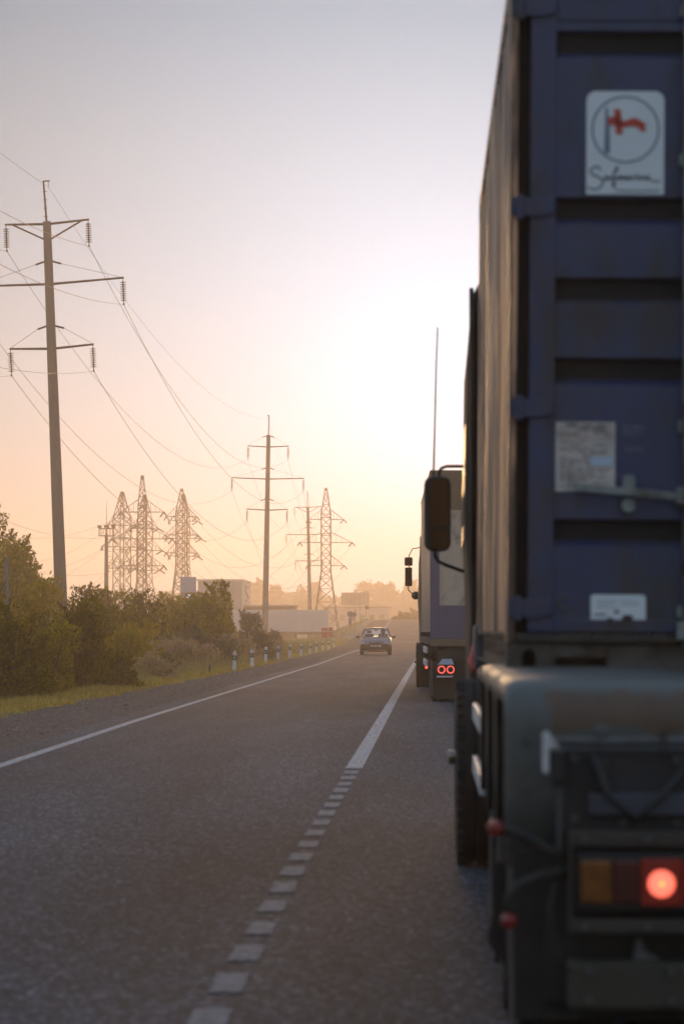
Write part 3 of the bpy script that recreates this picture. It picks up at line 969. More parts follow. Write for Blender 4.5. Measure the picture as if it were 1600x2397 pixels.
    strokes = [
        [(345, 1268), (318, 1238), (270, 1232), (215, 1262), (200, 1305), (240, 1350), (310, 1378), (360, 1405), (385, 1440), (370, 1495), (320, 1545), (250, 1562), (195, 1545), (178, 1525)],
        [(455, 1375), (420, 1370), (400, 1392), (412, 1415), (445, 1408), (462, 1378), (466, 1412), (490, 1410)],
        [(490, 1410), (540, 1330), (585, 1270), (590, 1240), (570, 1240), (545, 1300), (525, 1400), (545, 1480), (550, 1525), (525, 1520), (520, 1470), (560, 1400), (590, 1385)],
        [(590, 1412), (600, 1365), (605, 1412), (625, 1370), (640, 1372), (643, 1412), (662, 1370), (680, 1374), (684, 1412), (705, 1404)],
        [(750, 1372), (722, 1370), (710, 1392), (722, 1412), (748, 1404), (756, 1372), (762, 1410), (790, 1400)],
        [(800, 1410), (806, 1368), (822, 1366), (840, 1376)],
        [(862, 1370), (866, 1410), (890, 1402)], [(862, 1340), (866, 1350)],
        [(905, 1412), (912, 1368), (920, 1400), (945, 1368), (962, 1376), (966, 1410), (990, 1404)],
        [(995, 1392), (1035, 1380), (1030, 1356), (1005, 1362), (998, 1395), (1020, 1415), (1070, 1420), (1110, 1445), (1160, 1440), (1180, 1420)],
        [(560, 1572), (860, 1578), (1170, 1570)],
    ]
    for i, s_ in enumerate(strokes):
        scr.ribbon([(sx(a), sz(b)) for a, b in s_], 0.0052 if i < 9 else 0.004, yf - 0.0045)
    scr.build('handwritten_name', M['script_ink'], st, fix=False)
    # data notice
    nx0, nx1, nz0, nz1 = lx(1296), lx(1435), lz(1149), lz(986)
    no = MB().box(nx0, nx1, yf - 0.002, yf + 0.001, nz0, nz1).build('notice', M['plate'], t)
    q = MB(); qr = MB()
    rng = random.Random(3)
    z = nz1 - 0.012
    i = 0
    while z > nz0 + 0.012:
        x = nx0 + 0.012 + (0.03 if i < 2 else 0)
        xe = nx1 - 0.014 - (0.02 if i < 2 else 0)
        while x < xe - .02:
            w = rng.uniform(0.012, 0.04) if i > 1 else rng.uniform(0.03, 0.07)
            hh = 0.0016 if i > 1 else 0.0042
            tgt = qr if (i in (3, 4) or (i == 1 and x < nx0 + .07)) else q
            if rng.random() < 0.8: tgt.box(x, min(x + w, xe), yf - 0.0032, yf - 0.0022, z - hh, z + hh)
            x += w + 0.008
        z -= 0.0105 if i > 1 else 0.0145
        i += 1
    q.build('notice_print', M['ink'], no)['kind'] = 'stuff'; qr.build('notice_print', M['notice_red'], no)['kind'] = 'stuff'
    MB().box(lx(1378), lx(1431), yf - 0.004, yf - 0.0033, lz(1089), lz(1067)).build('address_label', M['pale_blue'], no)
    q = MB()
    for (a, b, c, d) in ((1452, 1503, 993, 998), (1450, 1502, 1001, 1006), (1451, 1503, 1008, 1012), (1451, 1499, 1015, 1018), (1456, 1500, 1021, 1023), (1456, 1502, 1044, 1048), (1458, 1501, 1052, 1056)):
        x = lx(a)
        while x < lx(b) - .004:
            w = rng.uniform(.006, .016)
            q.box(x, min(x + w, lx(b)), yf - 0.001, yf + 0.001, lz(d), lz(c)); x += w + .003
    q.build('stencil_lettering', M['label_print'], t)['kind'] = 'stuff'
    pl = MB().poly_prism(rounded(lx(1380), lx(1508), lz(1462), lz(1390), 0.012), yf - 0.002, yf + 0.001).build('white_plate', M['sticker'], t)
    q = MB()
    for (cx_, cy_, rx_, ry_) in ((1466, 1444, 15, 9), (1424, 1452, 6, 8), (1440, 1430, 8, 3), (1402, 1436, 18, 2), (1425, 1446, 9, 3)):
        n = 9
        q.poly_prism([(lx(cx_ + rx_ * (0.8 + .3 * rng.random()) * math.cos(2 * math.pi * k / n)), lz(cy_ - ry_ * (0.8 + .3 * rng.random()) * math.sin(2 * math.pi * k / n))) for k in range(n)], yf - 0.0045, yf - 0.003)
    q.build('dirt_spot', M['grime'], pl)
    q = MB()
    for (a, b, c, d) in ((1395, 1440, 1403, 1404), (1445, 1490, 1403, 1404), (1393, 1436, 1411, 1412), (1393, 1446, 1420, 1421), (1452, 1492, 1412, 1413)):
        q.box(lx(a), lx(b), yf - 0.0035, yf - 0.0028, lz(d), lz(c))
    q.build('plate_print', M['faint5'], pl)
    # worn figure and faint finger writing on the dusty paint
    five = [(1332, 1398), (1305, 1399), (1302, 1422), (1318, 1418), (1336, 1426), (1341, 1440), (1333, 1452), (1312, 1454)]
    MB().ribbon([(lx(a), lz(b)) for a, b in five], 0.0095, yf).build('worn_figure', M['faint5'], t, fix=False)
    q = MB()
    glyphs = [[(1388, 633), (1390, 604), (1410, 602), (1412, 634)], [(1432, 602), (1434, 634)], [(1452, 604), (1435, 618), (1456, 634)], [(1494, 604), (1474, 604), (1474, 617), (1488, 618), (1492, 628), (1474, 634)],
              [(1425, 738), (1400, 740), (1398, 752), (1420, 756), (1418, 764), (1396, 764)], [(1440, 740), (1438, 764), (1462, 762)], [(1486, 740), (1470, 754), (1494, 755)], [(1488, 740), (1488, 768)]]
    for g in glyphs: q.ribbon([(lx(a), lz(b)) for a, b in g], 0.0045, yf + 0.0012)
    q.build('finger_writing', M['faint'], t, fix=False)['kind'] = 'stuff'
    # sides, roof, rails
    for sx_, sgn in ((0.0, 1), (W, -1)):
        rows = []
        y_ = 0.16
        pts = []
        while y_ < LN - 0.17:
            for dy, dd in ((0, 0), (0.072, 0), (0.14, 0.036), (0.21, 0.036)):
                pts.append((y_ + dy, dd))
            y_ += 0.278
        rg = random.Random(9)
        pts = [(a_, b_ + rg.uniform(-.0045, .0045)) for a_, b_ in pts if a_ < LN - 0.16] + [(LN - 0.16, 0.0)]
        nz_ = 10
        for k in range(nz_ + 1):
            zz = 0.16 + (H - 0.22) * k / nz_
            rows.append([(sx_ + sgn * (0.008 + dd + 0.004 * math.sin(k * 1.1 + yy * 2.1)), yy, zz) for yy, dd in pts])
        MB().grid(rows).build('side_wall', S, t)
        MB().box(min(sx_, sx_ + sgn * .05), max(sx_, sx_ + sgn * .05), 0.16, LN - 0.16, H - 0.06, H - 0.005).build('top_rail', S, t, bevel=0.004)
        q = MB()
        a, b = sorted((sx_ + sgn * .03, sx_ + sgn * .06))
        q.box(a, b, 0.17, LN - .17, 0.02, 0.16)
        a2, b2 = sorted((sx_ + sgn * .004, sx_ + sgn * .07))
        q.box(a2, b2, 0.17, LN - .17, 0.145, 0.162)
        q.box(a2, b2, 0.17, LN - .17, 0.01, 0.022)
        q.build('bottom_rail', M['grime'], t)
    MB().box(0.03, W - 0.03, 0.1, LN - 0.05, H - 0.03, H - 0.012).build('roof_sheet', S, t)
    MB().box(0.03, W - 0.03, 0.1, LN - 0.05, 0.06, 0.11).build('floor', M['grime'], t)
    MB().box(0.03, W - 0.03, LN - 0.06, LN - 0.02, 0.11, H - 0.03).build('front_wall', S, t)
    return t


container()


# ------------------------------------------------------------------ wheels
_wheel = {}


def wheel(parent, x, y, r=0.5, w=0.28, side=-1, dual=True, group=None):
    """x = outer face, extending inwards (away from side)"""
    key = (r, w, dual, side)
    s = -side
    if key not in _wheel:
        ty = MB()
        ws = [0.0] if not dual else [0.0, w + 0.06]
        for o_ in ws:
            prof_ = [(o_ + .02, r * .56), (o_ + .0, r * .70), (o_ - .004, r * .84), (o_ + .012, r * .95), (o_ + .04, r * .992), (o_ + .05, r), (o_ + w * .33, r), (o_ + w * .34, r * .972), (o_ + w * .40, r * .972), (o_ + w * .41, r), (o_ + w * .6, r), (o_ + w * .61, r * .972), (o_ + w * .67, r * .972), (o_ + w * .68, r), (o_ + w - .05, r), (o_ + w - .04, r * .992), (o_ + w - .012, r * .95), (o_ + w + .004, r * .84), (o_ + w, r * .70), (o_ + w - .02, r * .56)]
            ty.lathe([(s * a, b) for a, b in prof_], (0, 0, 0), n=36)
        # tread blocks around the shoulders
        for o_ in ws:
            for k in range(44):
                a = 2 * math.pi * k / 44
                for xx in (o_ + .004, o_ + w - .046):
                    p = [(xx, a - .045), (xx + .042, a - .045), (xx + .042, a + .045), (xx, a + .045)]
                    vs = [(s * q[0], rr * math.cos(q[1]), rr * math.sin(q[1])) for rr in (r * .96, r * 1.008) for q in p]
                    ty.add(vs, [(0, 1, 2, 3), (4, 5, 6, 7), (0, 1, 5, 4), (1, 2, 6, 5), (2, 3, 7, 6), (3, 0, 4, 7)])
        rim = MB()
        dep = .11 if dual else .075
        rim.lathe([(s * a, b) for a, b in [(.018, r * .57), (.03, r * .54), (dep, r * .50), (dep + .01, r * .30), (dep - .05, r * .27), (dep - .09, r * .20), (dep - .09, 0.001)]], (0, 0, 0), n=30)
        for k in range(10):
            a = 2 * math.pi * k / 10
            c = (s * (dep + .005), r * .385 * math.cos(a), r * .385 * math.sin(a))
            rim.cyl(c, (c[0] - s * .03, c[1], c[2]), 0.016, n=6)
        _wheel[key] = (ty.mesh('tyre'), rim.mesh('rim'))
        for me_ in _wheel[key]:
            bm = bmesh.new(); bm.from_mesh(me_); bmesh.ops.recalc_face_normals(bm, faces=bm.faces); bm.to_mesh(me_); bm.free()
            for p in me_.polygons: p.use_smooth = True
            me_.set_sharp_from_angle(angle=R(35))
        _wheel[key][0].materials.append(M['tyre']); _wheel[key][1].materials.append(M['grime'])
    a, b = _wheel[key]
    t = bpy.data.objects.new('wheel', a); col.objects.link(t); t.parent = parent; t.location = (x, y, r)
    q = bpy.data.objects.new('rim', b); col.objects.link(q); q.parent = t
    return t


def mudguard(parent, x0, yc, side=-1, m=None, w=0.62, z_top=1.09, half=0.56, zlow=0.60, name='mudguard'):
    path = []
    r = 0.13
    yr, yf = yc - half, yc + half
    path.append((yr + 0.01, zlow)); path.append((yr, zlow + 0.18)); path.append((yr, z_top - r))
    for i in range(1, 7):
        a = R(180 - 90 * i / 6); path.append((yr + r + r * math.cos(a), z_top - r + r * math.sin(a)))
    for i in range(0, 7):
        a = R(90 - 90 * i / 6); path.append((yf - r + r * math.cos(a), z_top - r + r * math.sin(a)))
    path.append((yf, zlow + 0.18)); path.append((yf - 0.01, zlow))
    cross = [(0.0, -0.06), (0.0, -0.035), (0.004, -0.018), (0.014, -0.005), (0.03, 0.0), (w * .3, 0.004), (w * .6, 0.004), (w - .03, 0.0), (w - .014, -.005), (w - .004, -.018), (w, -.035), (w, -.06)]
    rows = []
    k = len(path)
    for i, (y, z) in enumerate(path):
        a = path[max(i - 1, 0)]; b = path[min(i + 1, k - 1)]
        d = Vector((b[0] - a[0], b[1] - a[1])).normalized(); nn = Vector((-d.y, d.x))
        rows.append([((x0 + (cx if side < 0 else -cx)), y + nn.x * off, z + nn.y * off) for cx, off in cross])
    o = MB().grid(rows).build(name, m or M['mudguard'], parent, smooth=True)
    sol = o.modifiers.new('solid', 'SOLIDIFY'); sol.thickness = 0.006; sol.offset = -1
    return o


# ------------------------------------------------------------------ near semi trailer (container chassis)
def trailer():
    t = thing('semi_trailer', 'near container chassis trailer with rusty mudguards and one round brake lamp glowing red', 'trailer', (0.20, 7.8, 0.0))
    W = 2.52
    for s, x in ((-1, 0.0), (1, W)):
        for i, yc in enumerate((0.72, 2.03, 3.34)):
            mudguard(t, x, yc, s, half=0.60)
            wheel(t, x + (0.035 if s < 0 else -0.035), yc, 0.50, 0.27, s)
            fx = (x + 0.02, x + 0.58) if s < 0 else (x - 0.58, x - 0.02)
            MB().box(fx[0], fx[1], yc - 0.605, yc - 0.595, 0.20, 0.64).build('mudflap', M['rubber'], t, bevel=0.003)
            MB().box(fx[0] - (0.02 if s < 0 else 0), fx[1] + (0.02 if s > 0 else 0), yc - 0.60, yc - 0.57, 0.60, 0.63).build('flap_bracket', M['grime'], t)
            MB().cyl((0.6, yc, .5), (W - .6, yc, .5), 0.07, n=12).build('axle', M['grime'], t)
        # side guard
        xs = (x + .0, x + .025) if s < 0 else (x - .025, x)
        for z0, z1 in ((0.81, 0.89), (0.57, 0.65)):
            MB().box(xs[0], xs[1], 4.02, 6.0, z0, z1).build('side_guard_rail', M['white_paint'], t, bevel=0.006)
        for yy in (4.25, 5.0, 5.75):
            a, b = (x + .03, x + .07) if s < 0 else (x - .07, x - .03)
            MB().box(a, b, yy - .03, yy + .03, 0.5, 1.0).build('side_guard_post', M['grime'], t, bevel=0.005)
        # landing leg
        lx0 = x + .45 if s < 0 else x - .55
        MB().box(lx0, lx0 + .1, 6.1, 6.2, 0.25, 1.0).box(lx0 - .08, lx0 + .18, 6.0, 6.3, 0.19, 0.25).build('landing_leg', M['grime'], t, bevel=0.005)
    # beams
    for x in (0.78, W - 0.90):
        MB().box(x, x + .12, 0.0, 9.0, 0.70, 0.95).build('main_beam', M['chassis'], t, bevel=0.01)
    for y in (2.98, 8.95):
        MB().box(0.08, W - 0.08, y, y + .14, 0.952, 1.055).build('bolster', M['chassis'], t, bevel=0.008)
    for y in (0.1, 1.4, 2.7, 4.4, 5.8, 7.4):
        MB().box(0.90, W - 0.90, y, y + .08, 0.72, 0.90).build('cross_member', M['chassis'], t)
    # rear end: board in chassis paint, rail, bars
    MB().box(0.150, W - .150, -0.02, 0.05, 0.70, 0.915).build('rear_board', M['chassis'], t, bevel=0.006)
    MB().box(0.21, W - .21, -0.055, -0.022, 0.745, 0.80).build('rear_bar', M['dark_bar'], t, bevel=0.004)
    MB().cyl((0.09, -0.04, 0.935), (W - .09, -0.04, 0.935), 0.010, n=8).build('rear_rail', M['galv_dull'], t)
    for zc, m_ in ((0.955, 'galv_dull'), (0.845, 'grime'), (0.865, 'grime')):
        pass
    MB().box(0.225, 0.262, -0.045, -0.03, 0.945, 0.975).build('rail_clamp', M['galv_dull'], t, bevel=0.004)
    MB().box(0.232, 0.262, -0.04, -0.021, 0.81, 0.885).build('latch_plate', M['grime'], t, bevel=0.004)
    MB().box(0.395, 0.41, -0.06, -0.03, 0.905, 0.965).build('hook', M['grime'], t, bevel=0.004)
    # white angled bracket with black block
    MB().poly_prism([(0.093, 0.855), (0.108, 0.855), (0.108, 0.918), (0.136, 0.918), (0.105, 0.962), (0.093, 0.955)], -0.09, -0.03).build('white_bracket', M['white_paint'], t, bevel=0.003)
    MB().box(0.110, 0.148, -0.10, -0.02, 0.825, 0.916).build('rubber_buffer', M['black'], t, bevel=0.008)
    # thin side tube of mudguard stay
    MB().cyl((0.137, -0.03, 0.66), (0.137, -0.03, 0.88), 0.006, n=6).build('stay', M['galv_dull'], t)
    for sgn, x0 in ((1, 0.0), (-1, W)):
        f = lambda v: x0 + sgn * v
        def bx(a, b, y0, y1, z0, z1, q=None):
            a, b = sorted((f(a), f(b)))
            return (q or MB()).box(a, b, y0, y1, z0, z1)
        lb = bx(0.158, 0.66, -0.09, -0.02, 0.665, 0.705).build('lamp_frame', M['grime'], t, bevel=0.006)
        bx(0.158, 0.66, -0.09, -0.02, 0.445, 0.480).build('lamp_frame', M['grime'], t, bevel=0.006)
        bx(0.158, 0.166, -0.085, -0.02, 0.48, 0.665).build('lamp_frame', M['grime'], t)
        tl = bx(0.170, 0.640, -0.075, -0.015, 0.496, 0.655).build('tail_lamp', M['black'], t, bevel=0.012)
        bx(0.188, 0.268, -0.088, -0.074, 0.522, 0.632).build('indicator_lens', M['lens_amber'], tl, bevel=0.005)
        for k in range(9):
            zz = 0.528 + k * 0.0115
            bx(0.190, 0.266, -0.0905, -0.087, zz, zz + 0.0055).build('lens_rib', M['lens_amber'], tl)
            bx(0.274, 0.336, -0.0905, -0.087, zz, zz + 0.0055).build('lens_rib', M['lens_red'], tl)
        bx(0.272, 0.338, -0.088, -0.074, 0.522, 0.632).build('reflector_lens', M['lens_red'], tl, bevel=0.005)
        bx(0.342, 0.446, -0.088, -0.074, 0.516, 0.636).build('brake_lens', M['lens_glow'], tl, bevel=0.005)
        bx(0.450, 0.560, -0.088, -0.074, 0.522, 0.632).build('side_lens', M['lens_glow'], tl, bevel=0.005)
        bx(0.565, 0.625, -0.088, -0.074, 0.522, 0.632).build('reverse_lens', M['headlight'], tl, bevel=0.005)
        c = (f(0.394), 0, 0.573)
        MB().lathe([(-0.100, 0.0005), (-0.099, 0.017), (-0.094, 0.030), (-0.086, 0.0355)], c, 'Y', 26).build('brake_bulb', M['lamp_on'], tl, smooth=True)
        MB().lathe([(-0.104, 0.0005), (-0.1025, 0.005), (-0.099, 0.007)], c, 'Y', 14).build('bulb_core', M['lamp_core'], tl, smooth=True)
        # stalk marker lamps
        m1 = MB().lathe([(-0.145, 0.0005), (-0.143, 0.011), (-0.137, 0.0175), (-0.125, 0.0205), (-0.11, 0.0205)], (f(-0.031), 0, 0.717), 'Y', 18).build('marker_lamp', M['marker_on'], t, smooth=True)
        MB().tube([(f(0.160), -0.05, 0.640), (f(0.10), -0.07, 0.655), (f(0.04), -0.09, 0.695), (f(-0.02), -0.10, 0.715)], 0.017, 8, 0.012).build('lamp_stalk', M['rubber'], t, smooth=True)
        MB().lathe([(-0.145, 0.0005), (-0.143, 0.011), (-0.137, 0.0175), (-0.125, 0.0205), (-0.11, 0.0205)], (f(0.003), 0, 0.480), 'Y', 18).build('marker_lamp', M['marker_on'], t, smooth=True)
        MB().tube([(f(0.160), -0.05, 0.600), (f(0.08), -0.08, 0.590), (f(0.02), -0.10, 0.565), (f(0.0), -0.11, 0.53), (f(0.003), -0.11, 0.49)], 0.015, 8, 0.011).build('lamp_stalk', M['rubber'], t, smooth=True)
        MB().poly_prism([(f(-0.045), 0.38), (f(-0.005), 0.33), (f(-0.0), 0.60), (f(-0.03), 0.60), (f(-0.028), 0.47)][::sgn], 0.30, 0.32).build('torn_flap', M['rubber'], t)
    MB().box(0.156, W - .156, -0.06, 0.02, 0.245, 0.370).build('bumper_bar', M['olive'], t, bevel=0.012)
    for x in (0.62, W - .70):
        MB().box(x, x + .08, 0.03, 0.10, 0.26, 0.72).build('bumper_bracket', M['chassis'], t, bevel=0.005)
    MB().poly_prism([(0.325, 0.372), (0.40, 0.372), (0.355, 0.395), (0.345, 0.43), (0.335, 0.428)], -0.04, -0.01).build('bracket_tab', M['galv_dull'], t)
    MB().box(0.10, W - .10, 0.10, 0.13, 0.25, 0.60).build('gap_shade_sheet', M['black'], t)  # black sheet filling the gaps, painting in the shade under the trailer
    # small hardware: bolts, hoses and a hanging cable
    bl = MB().cyl((0, 0, 0), (0, -0.012, 0), 0.011, n=6).mesh('bolt'); bl.materials.append(M['galv_dull'])
    for bx_, by_, bz_ in ((.175, -.02, .89), (.175, -.02, .735), (.30, -.02, .725), (.44, -.02, .725), (.44, -.02, .885), (.20, -.09, .685), (.36, -.09, .685), (.52, -.09, .685), (.20, -.09, .462), (.36, -.09, .462), (.52, -.09, .462), (.21, -.06, .345), (.21, -.06, .27), (.42, -.06, .345), (.42, -.06, .27), (.05, .115, .93), (.05, .115, .80)):
        q = bpy.data.objects.new('bolt', bl); col.objects.link(q); q.parent = t; q.location = (bx_, by_, bz_)
    MB().tube([(.22, -.03, .90), (.26, -.07, .80), (.33, -.08, .74), (.40, -.07, .80), (.47, -.04, .88)], .009, 7).build('air_hose', M['black'], t, smooth=True)
    MB().tube([(.14, -.03, .62), (.11, -.05, .50), (.13, -.06, .38), (.17, -.05, .33), (.20, -.03, .40)], .006, 6).build('cable', M['black'], t, smooth=True)
    MB().tube([(.45, -.02, .44), (.46, -.05, .40), (.50, -.05, .39), (.56, -.02, .43)], .007, 6).build('cable', M['rubber'], t, smooth=True)
    return t


M['dark_bar'] = mat('slate_bar', (0.040, 0.046, 0.062), (0.032, 0.036, 0.048), rough=0.5, scale=8)
M['galv_dull'] = mat('dull_steel', (0.09, 0.09, 0.088), (0.06, 0.055, 0.05), rough=0.55, metal=0.2, scale=12)
trailer()


# ------------------------------------------------------------------ tractors
def tractor(t, paint, mirrors='single', roof_z=3.25, z_scale=1.0, steer=4.1, cab0=2.3, cab1=4.5, x_l=0.0, W=2.5):
    """local: x=0 left side, y=0 rear of chassis"""
    for s, x in ((-1, 0.0), (1, W)):
        wheel(t, x + s * .065, 0.9, 0.485, 0.27, s)
        wheel(t, x + (0.05 if s < 0 else -0.05), steer, 0.485, 0.30, s, dual=False)
        mudguard(t, x + (0.06 if s < 0 else -.06), 0.9, s, M['black'], w=0.55, z_top=1.03, half=0.60, zlow=0.85)
        # fuel tank and side skirt
        a, b = (x + .10, x + .62) if s < 0 else (x - .62, x - .10)
        MB().side_prism([(1.65, .42), (1.65, .95), (2.25, .95), (2.25, .42)], a, b).build('fuel_tank', M['galv_dull'], t, bevel=0.06, seg=3)
        # air tanks and battery box behind cab
        a, b = (x + .045, x + .5) if s < 0 else (x - .5, x - .045)
        MB().box(a, b, 1.62, 2.2, 1.0, 1.26).build('battery_box', M['slate'], t, bevel=0.02)
        # side marker on a stub
        xm = (x - .105, x - .045) if s < 0 else (x + .045, x + .105)
        q = MB().box(xm[0], xm[1], 0.86, 0.92, .52, .56).build('hub_marker', M['black'], t, bevel=0.008)
        MB().box(xm[0], xm[1], 0.86, 0.92, .562, .592).build('marker_cap', M['white_paint'], q, bevel=0.004)
    for x in (0.80, W - .90):
        MB().box(x, x + .1, 0, 4.9, .65, .90).build('chassis_rail', M['chassis'], t, bevel=0.008)
    MB().lathe([(0.92, .45), (0.96, .45), (0.965, .05)], (W / 2, .95, 0), 'Z', 24).build('fifth_wheel', M['grime'], t)
    # rear lamps of tractor
    for x in (0.06, W - .36):
        q = MB().box(x, x + .30, -.03, .02, .78, .92).build('tail_lamp', M['black'], t, bevel=0.01)
        MB().box(x + .01, x + .14, -.04, -.028, .80, .90).build('lens', M['lens_red'], q)
        MB().box(x + .15, x + .29, -.04, -.028, .80, .90).build('lens', M['lens_red'], q)
    # cab: stacked sections with tumblehome, rounded corners
    secs = [(0.55, .03, .0), (1.0, .03, .0), (1.30, .03, 0), (1.70, .015, 0), (1.90, .0, 0), (2.15, .01, .02), (2.55, .016, .10), (2.80, .02, .16), (3.0, .04, .25), (roof_z - .12, .055, .36), (roof_z - .03, .10, .50), (roof_z, .20, .70)]
    rows = []
    for z, ins, fr in secs:
        z = z if z <= roof_z else roof_z
        x0, x1 = ins, W - ins
        y0, y1 = cab0 + (0.03 if z > roof_z - .05 else 0), cab1 - fr
        rr = 0.14
        ring = []
        for (cx, cy, a0) in ((x0 + rr, y0 + rr, 180), (x1 - rr, y0 + rr, 270), (x1 - rr, y1 - rr, 0), (x0 + rr, y1 - rr, 90)):
            for i in range(5):
                a = R(a0 + 90 * i / 4); ring.append((cx + rr * math.cos(a), cy + rr * math.sin(a), z))
        ring.append(ring[0]); rows.append(ring)
    q = MB().grid(rows)
    n = len(rows[0]) - 1
    b = len(q.v); q.add([rows[-1][i] for i in range(n)], [tuple(range(n))]); q.add([rows[0][i] for i in range(n)], [tuple(range(n - 1, -1, -1))])
    cab = q.build('cab', paint, t); autosmooth(cab, 45)
    MB().add([(0.0 + .002, cab0 + .5, 1.75), (0.002, cab1 - .35, 1.75), (0.012, cab1 - .45, 2.45), (0.012, cab0 + .5, 2.45)], [(0, 1, 2, 3)]).build('side_window', M['dark_glass'], cab)
    MB().add([(W - .002, cab0 + .5, 1.75), (W - .002, cab1 - .35, 1.75), (W - .012, cab1 - .45, 2.45), (W - .012, cab0 + .5, 2.45)], [(0, 1, 2, 3)]).build('side_window', M['dark_glass'], cab)
    MB().add([(.15, cab1 + .003, 1.75), (W - .15, cab1 + .003, 1.75), (W - .15, cab1 - .14, 2.7), (.15, cab1 - .14, 2.7)], [(0, 1, 2, 3)]).build('windscreen', M['dark_glass'], cab)
    MB().box(0.05, W - .05, cab1 - .05, cab1 + .10, 0.35, 0.80).build('front_bumper', paint, t, bevel=0.04, seg=3)
    # side fairing behind the cab with a wavy edge
    for s, x in ((-1, 0.0), (1, W)):
        pts = [(cab0 - .35, 1.25), (cab0 - .22, 1.6), (cab0 - .32, 2.0), (cab0 - .3, 2.5), (cab0 - .16, 3.0), (cab0, roof_z - .1), (cab0 + .1, roof_z - .1), (cab0 + .1, 1.25)]
        a, b = (x + .03, x + .055) if s < 0 else (x - .055, x - .03)
        MB().side_prism(pts, a, b).build('side_fairing', paint, t, bevel=0.008)
    # mirrors
    for s, x in ((-1, 0.0), (1, W)):
        f = lambda v: x + s * v
        my = cab1 - .30
        if mirrors == 'single':
            pts = rounded(min(f(.235), f(.065)), max(f(.235), f(.065)), 1.73, 2.21, 0.055)
            h = MB().poly_prism(pts, my, my + .13).build('mirror_housing', M['black'], t, bevel=0.02, seg=3)
            pa, pb = min(f(.222), f(.078)), max(f(.222), f(.078))
            MB().poly_prism(rounded(pa + .025, pb, 1.885, 2.195, 0.03), my - .006, my - .001).build('mirror_glass', M['mirror_glass'], h)
            MB().poly_prism(rounded(pa + .035, pb, 1.742, 1.872, 0.035), my - .006, my - .001).build('wide_mirror_glass', M['mirror_glass'], h)
            MB().tube([(f(.14), my + .06, 2.18), (f(.14), my + .06, 2.235), (f(.125), my + .06, 2.262), (f(.09), my + .06, 2.275), (f(-.02), my + .06, 2.275)], .011, 8).build('mirror_arm', M['black'], t, smooth=True)
            MB().tube([(f(.165), my + .06, 1.74), (f(.165), my + .06, 1.70), (f(.145), my + .06, 1.665), (f(.09), my + .06, 1.64), (f(-.02), my + .06, 1.60)], .012, 8).build('mirror_arm', M['black'], t, smooth=True)
        else:
            for z0, z1, x0_, x1_ in ((2.75, 2.95, .12, .31), (2.27, 2.71, .13, .30)):
                a, b = sorted((f(x0_), f(x1_)))
                h = MB().poly_prism(rounded(a, b, z0, z1, 0.03), my, my + .10).build('mirror_housing', M['black'], t, bevel=0.012)
                MB().poly_prism(rounded(a + .015, b - .015, z0 + .015, z1 - .015, 0.02), my - .006, my - .001).build('mirror_glass', M['mirror_glass'], h)
            MB().tube([(f(.22), my + .05, 2.28), (f(.22), my + .05, 2.18), (f(.12), my + .05, 2.09), (f(-.05), my + .05, 2.07)], .014, 6).build('mirror_arm', M['black'], t)
            MB().tube([(f(.20), my + .05, 2.6), (f(.20), my + .05, 3.0), (f(.12), my + .05, 3.15), (f(-.05), my + .05, 3.18)], .012, 6).build('mirror_arm', M['black'], t)
            MB().lathe([(-.10, .001), (-.07, .07), (0, .10), (.06, .09)], (f(.05), my, 2.05), 'Y', 12).build('kerb_mirror', M['black'], t, smooth=True)


M['slate'] = mat('slate_box', (0.08, 0.09, 0.10), (0.06, 0.065, 0.07), rough=0.5, scale=8)
M['dark_glass'] = mat('cab_glass', (0.015, 0.016, 0.018), rough=0.3, spec=0.25)
t1 = thing('tractor_unit', 'dark tractor unit pulling the near container, tall whip aerial above its left mirror', 'truck', (0.205, 14.9, 0))
M['cab_paint_1'] = M['cab_dark']
tractor(t1, M['cab_dark'], roof_z=3.30)
MB().tube([(-.175, 4.26, 2.20), (-.168, 4.26, 2.45), (-.157, 4.26, 2.9), (-.147, 4.26, 3.17)], 0.0075, 6, 0.0045).build('aerial', M['black'], t1)
MB().tube([(.06, 1.9, 1.15), (.03, 1.8, 1.05), (.05, 1.7, 1.0)], .02, 6).build('air_hose', M['sign_red'], t1, smooth=True)

# ------------------------------------------------------------------ second truck ahead
t2 = thing('tractor_unit', 'tractor unit of the second truck with two stacked square mirrors', 'truck', (-0.205, 64.4, 0), (0, 0, R(0.55)))
tractor(t2, M['canvas_brown'], mirrors='stack', roof_z=3.45, steer=4.2, cab0=2.9, cab1=6.1)


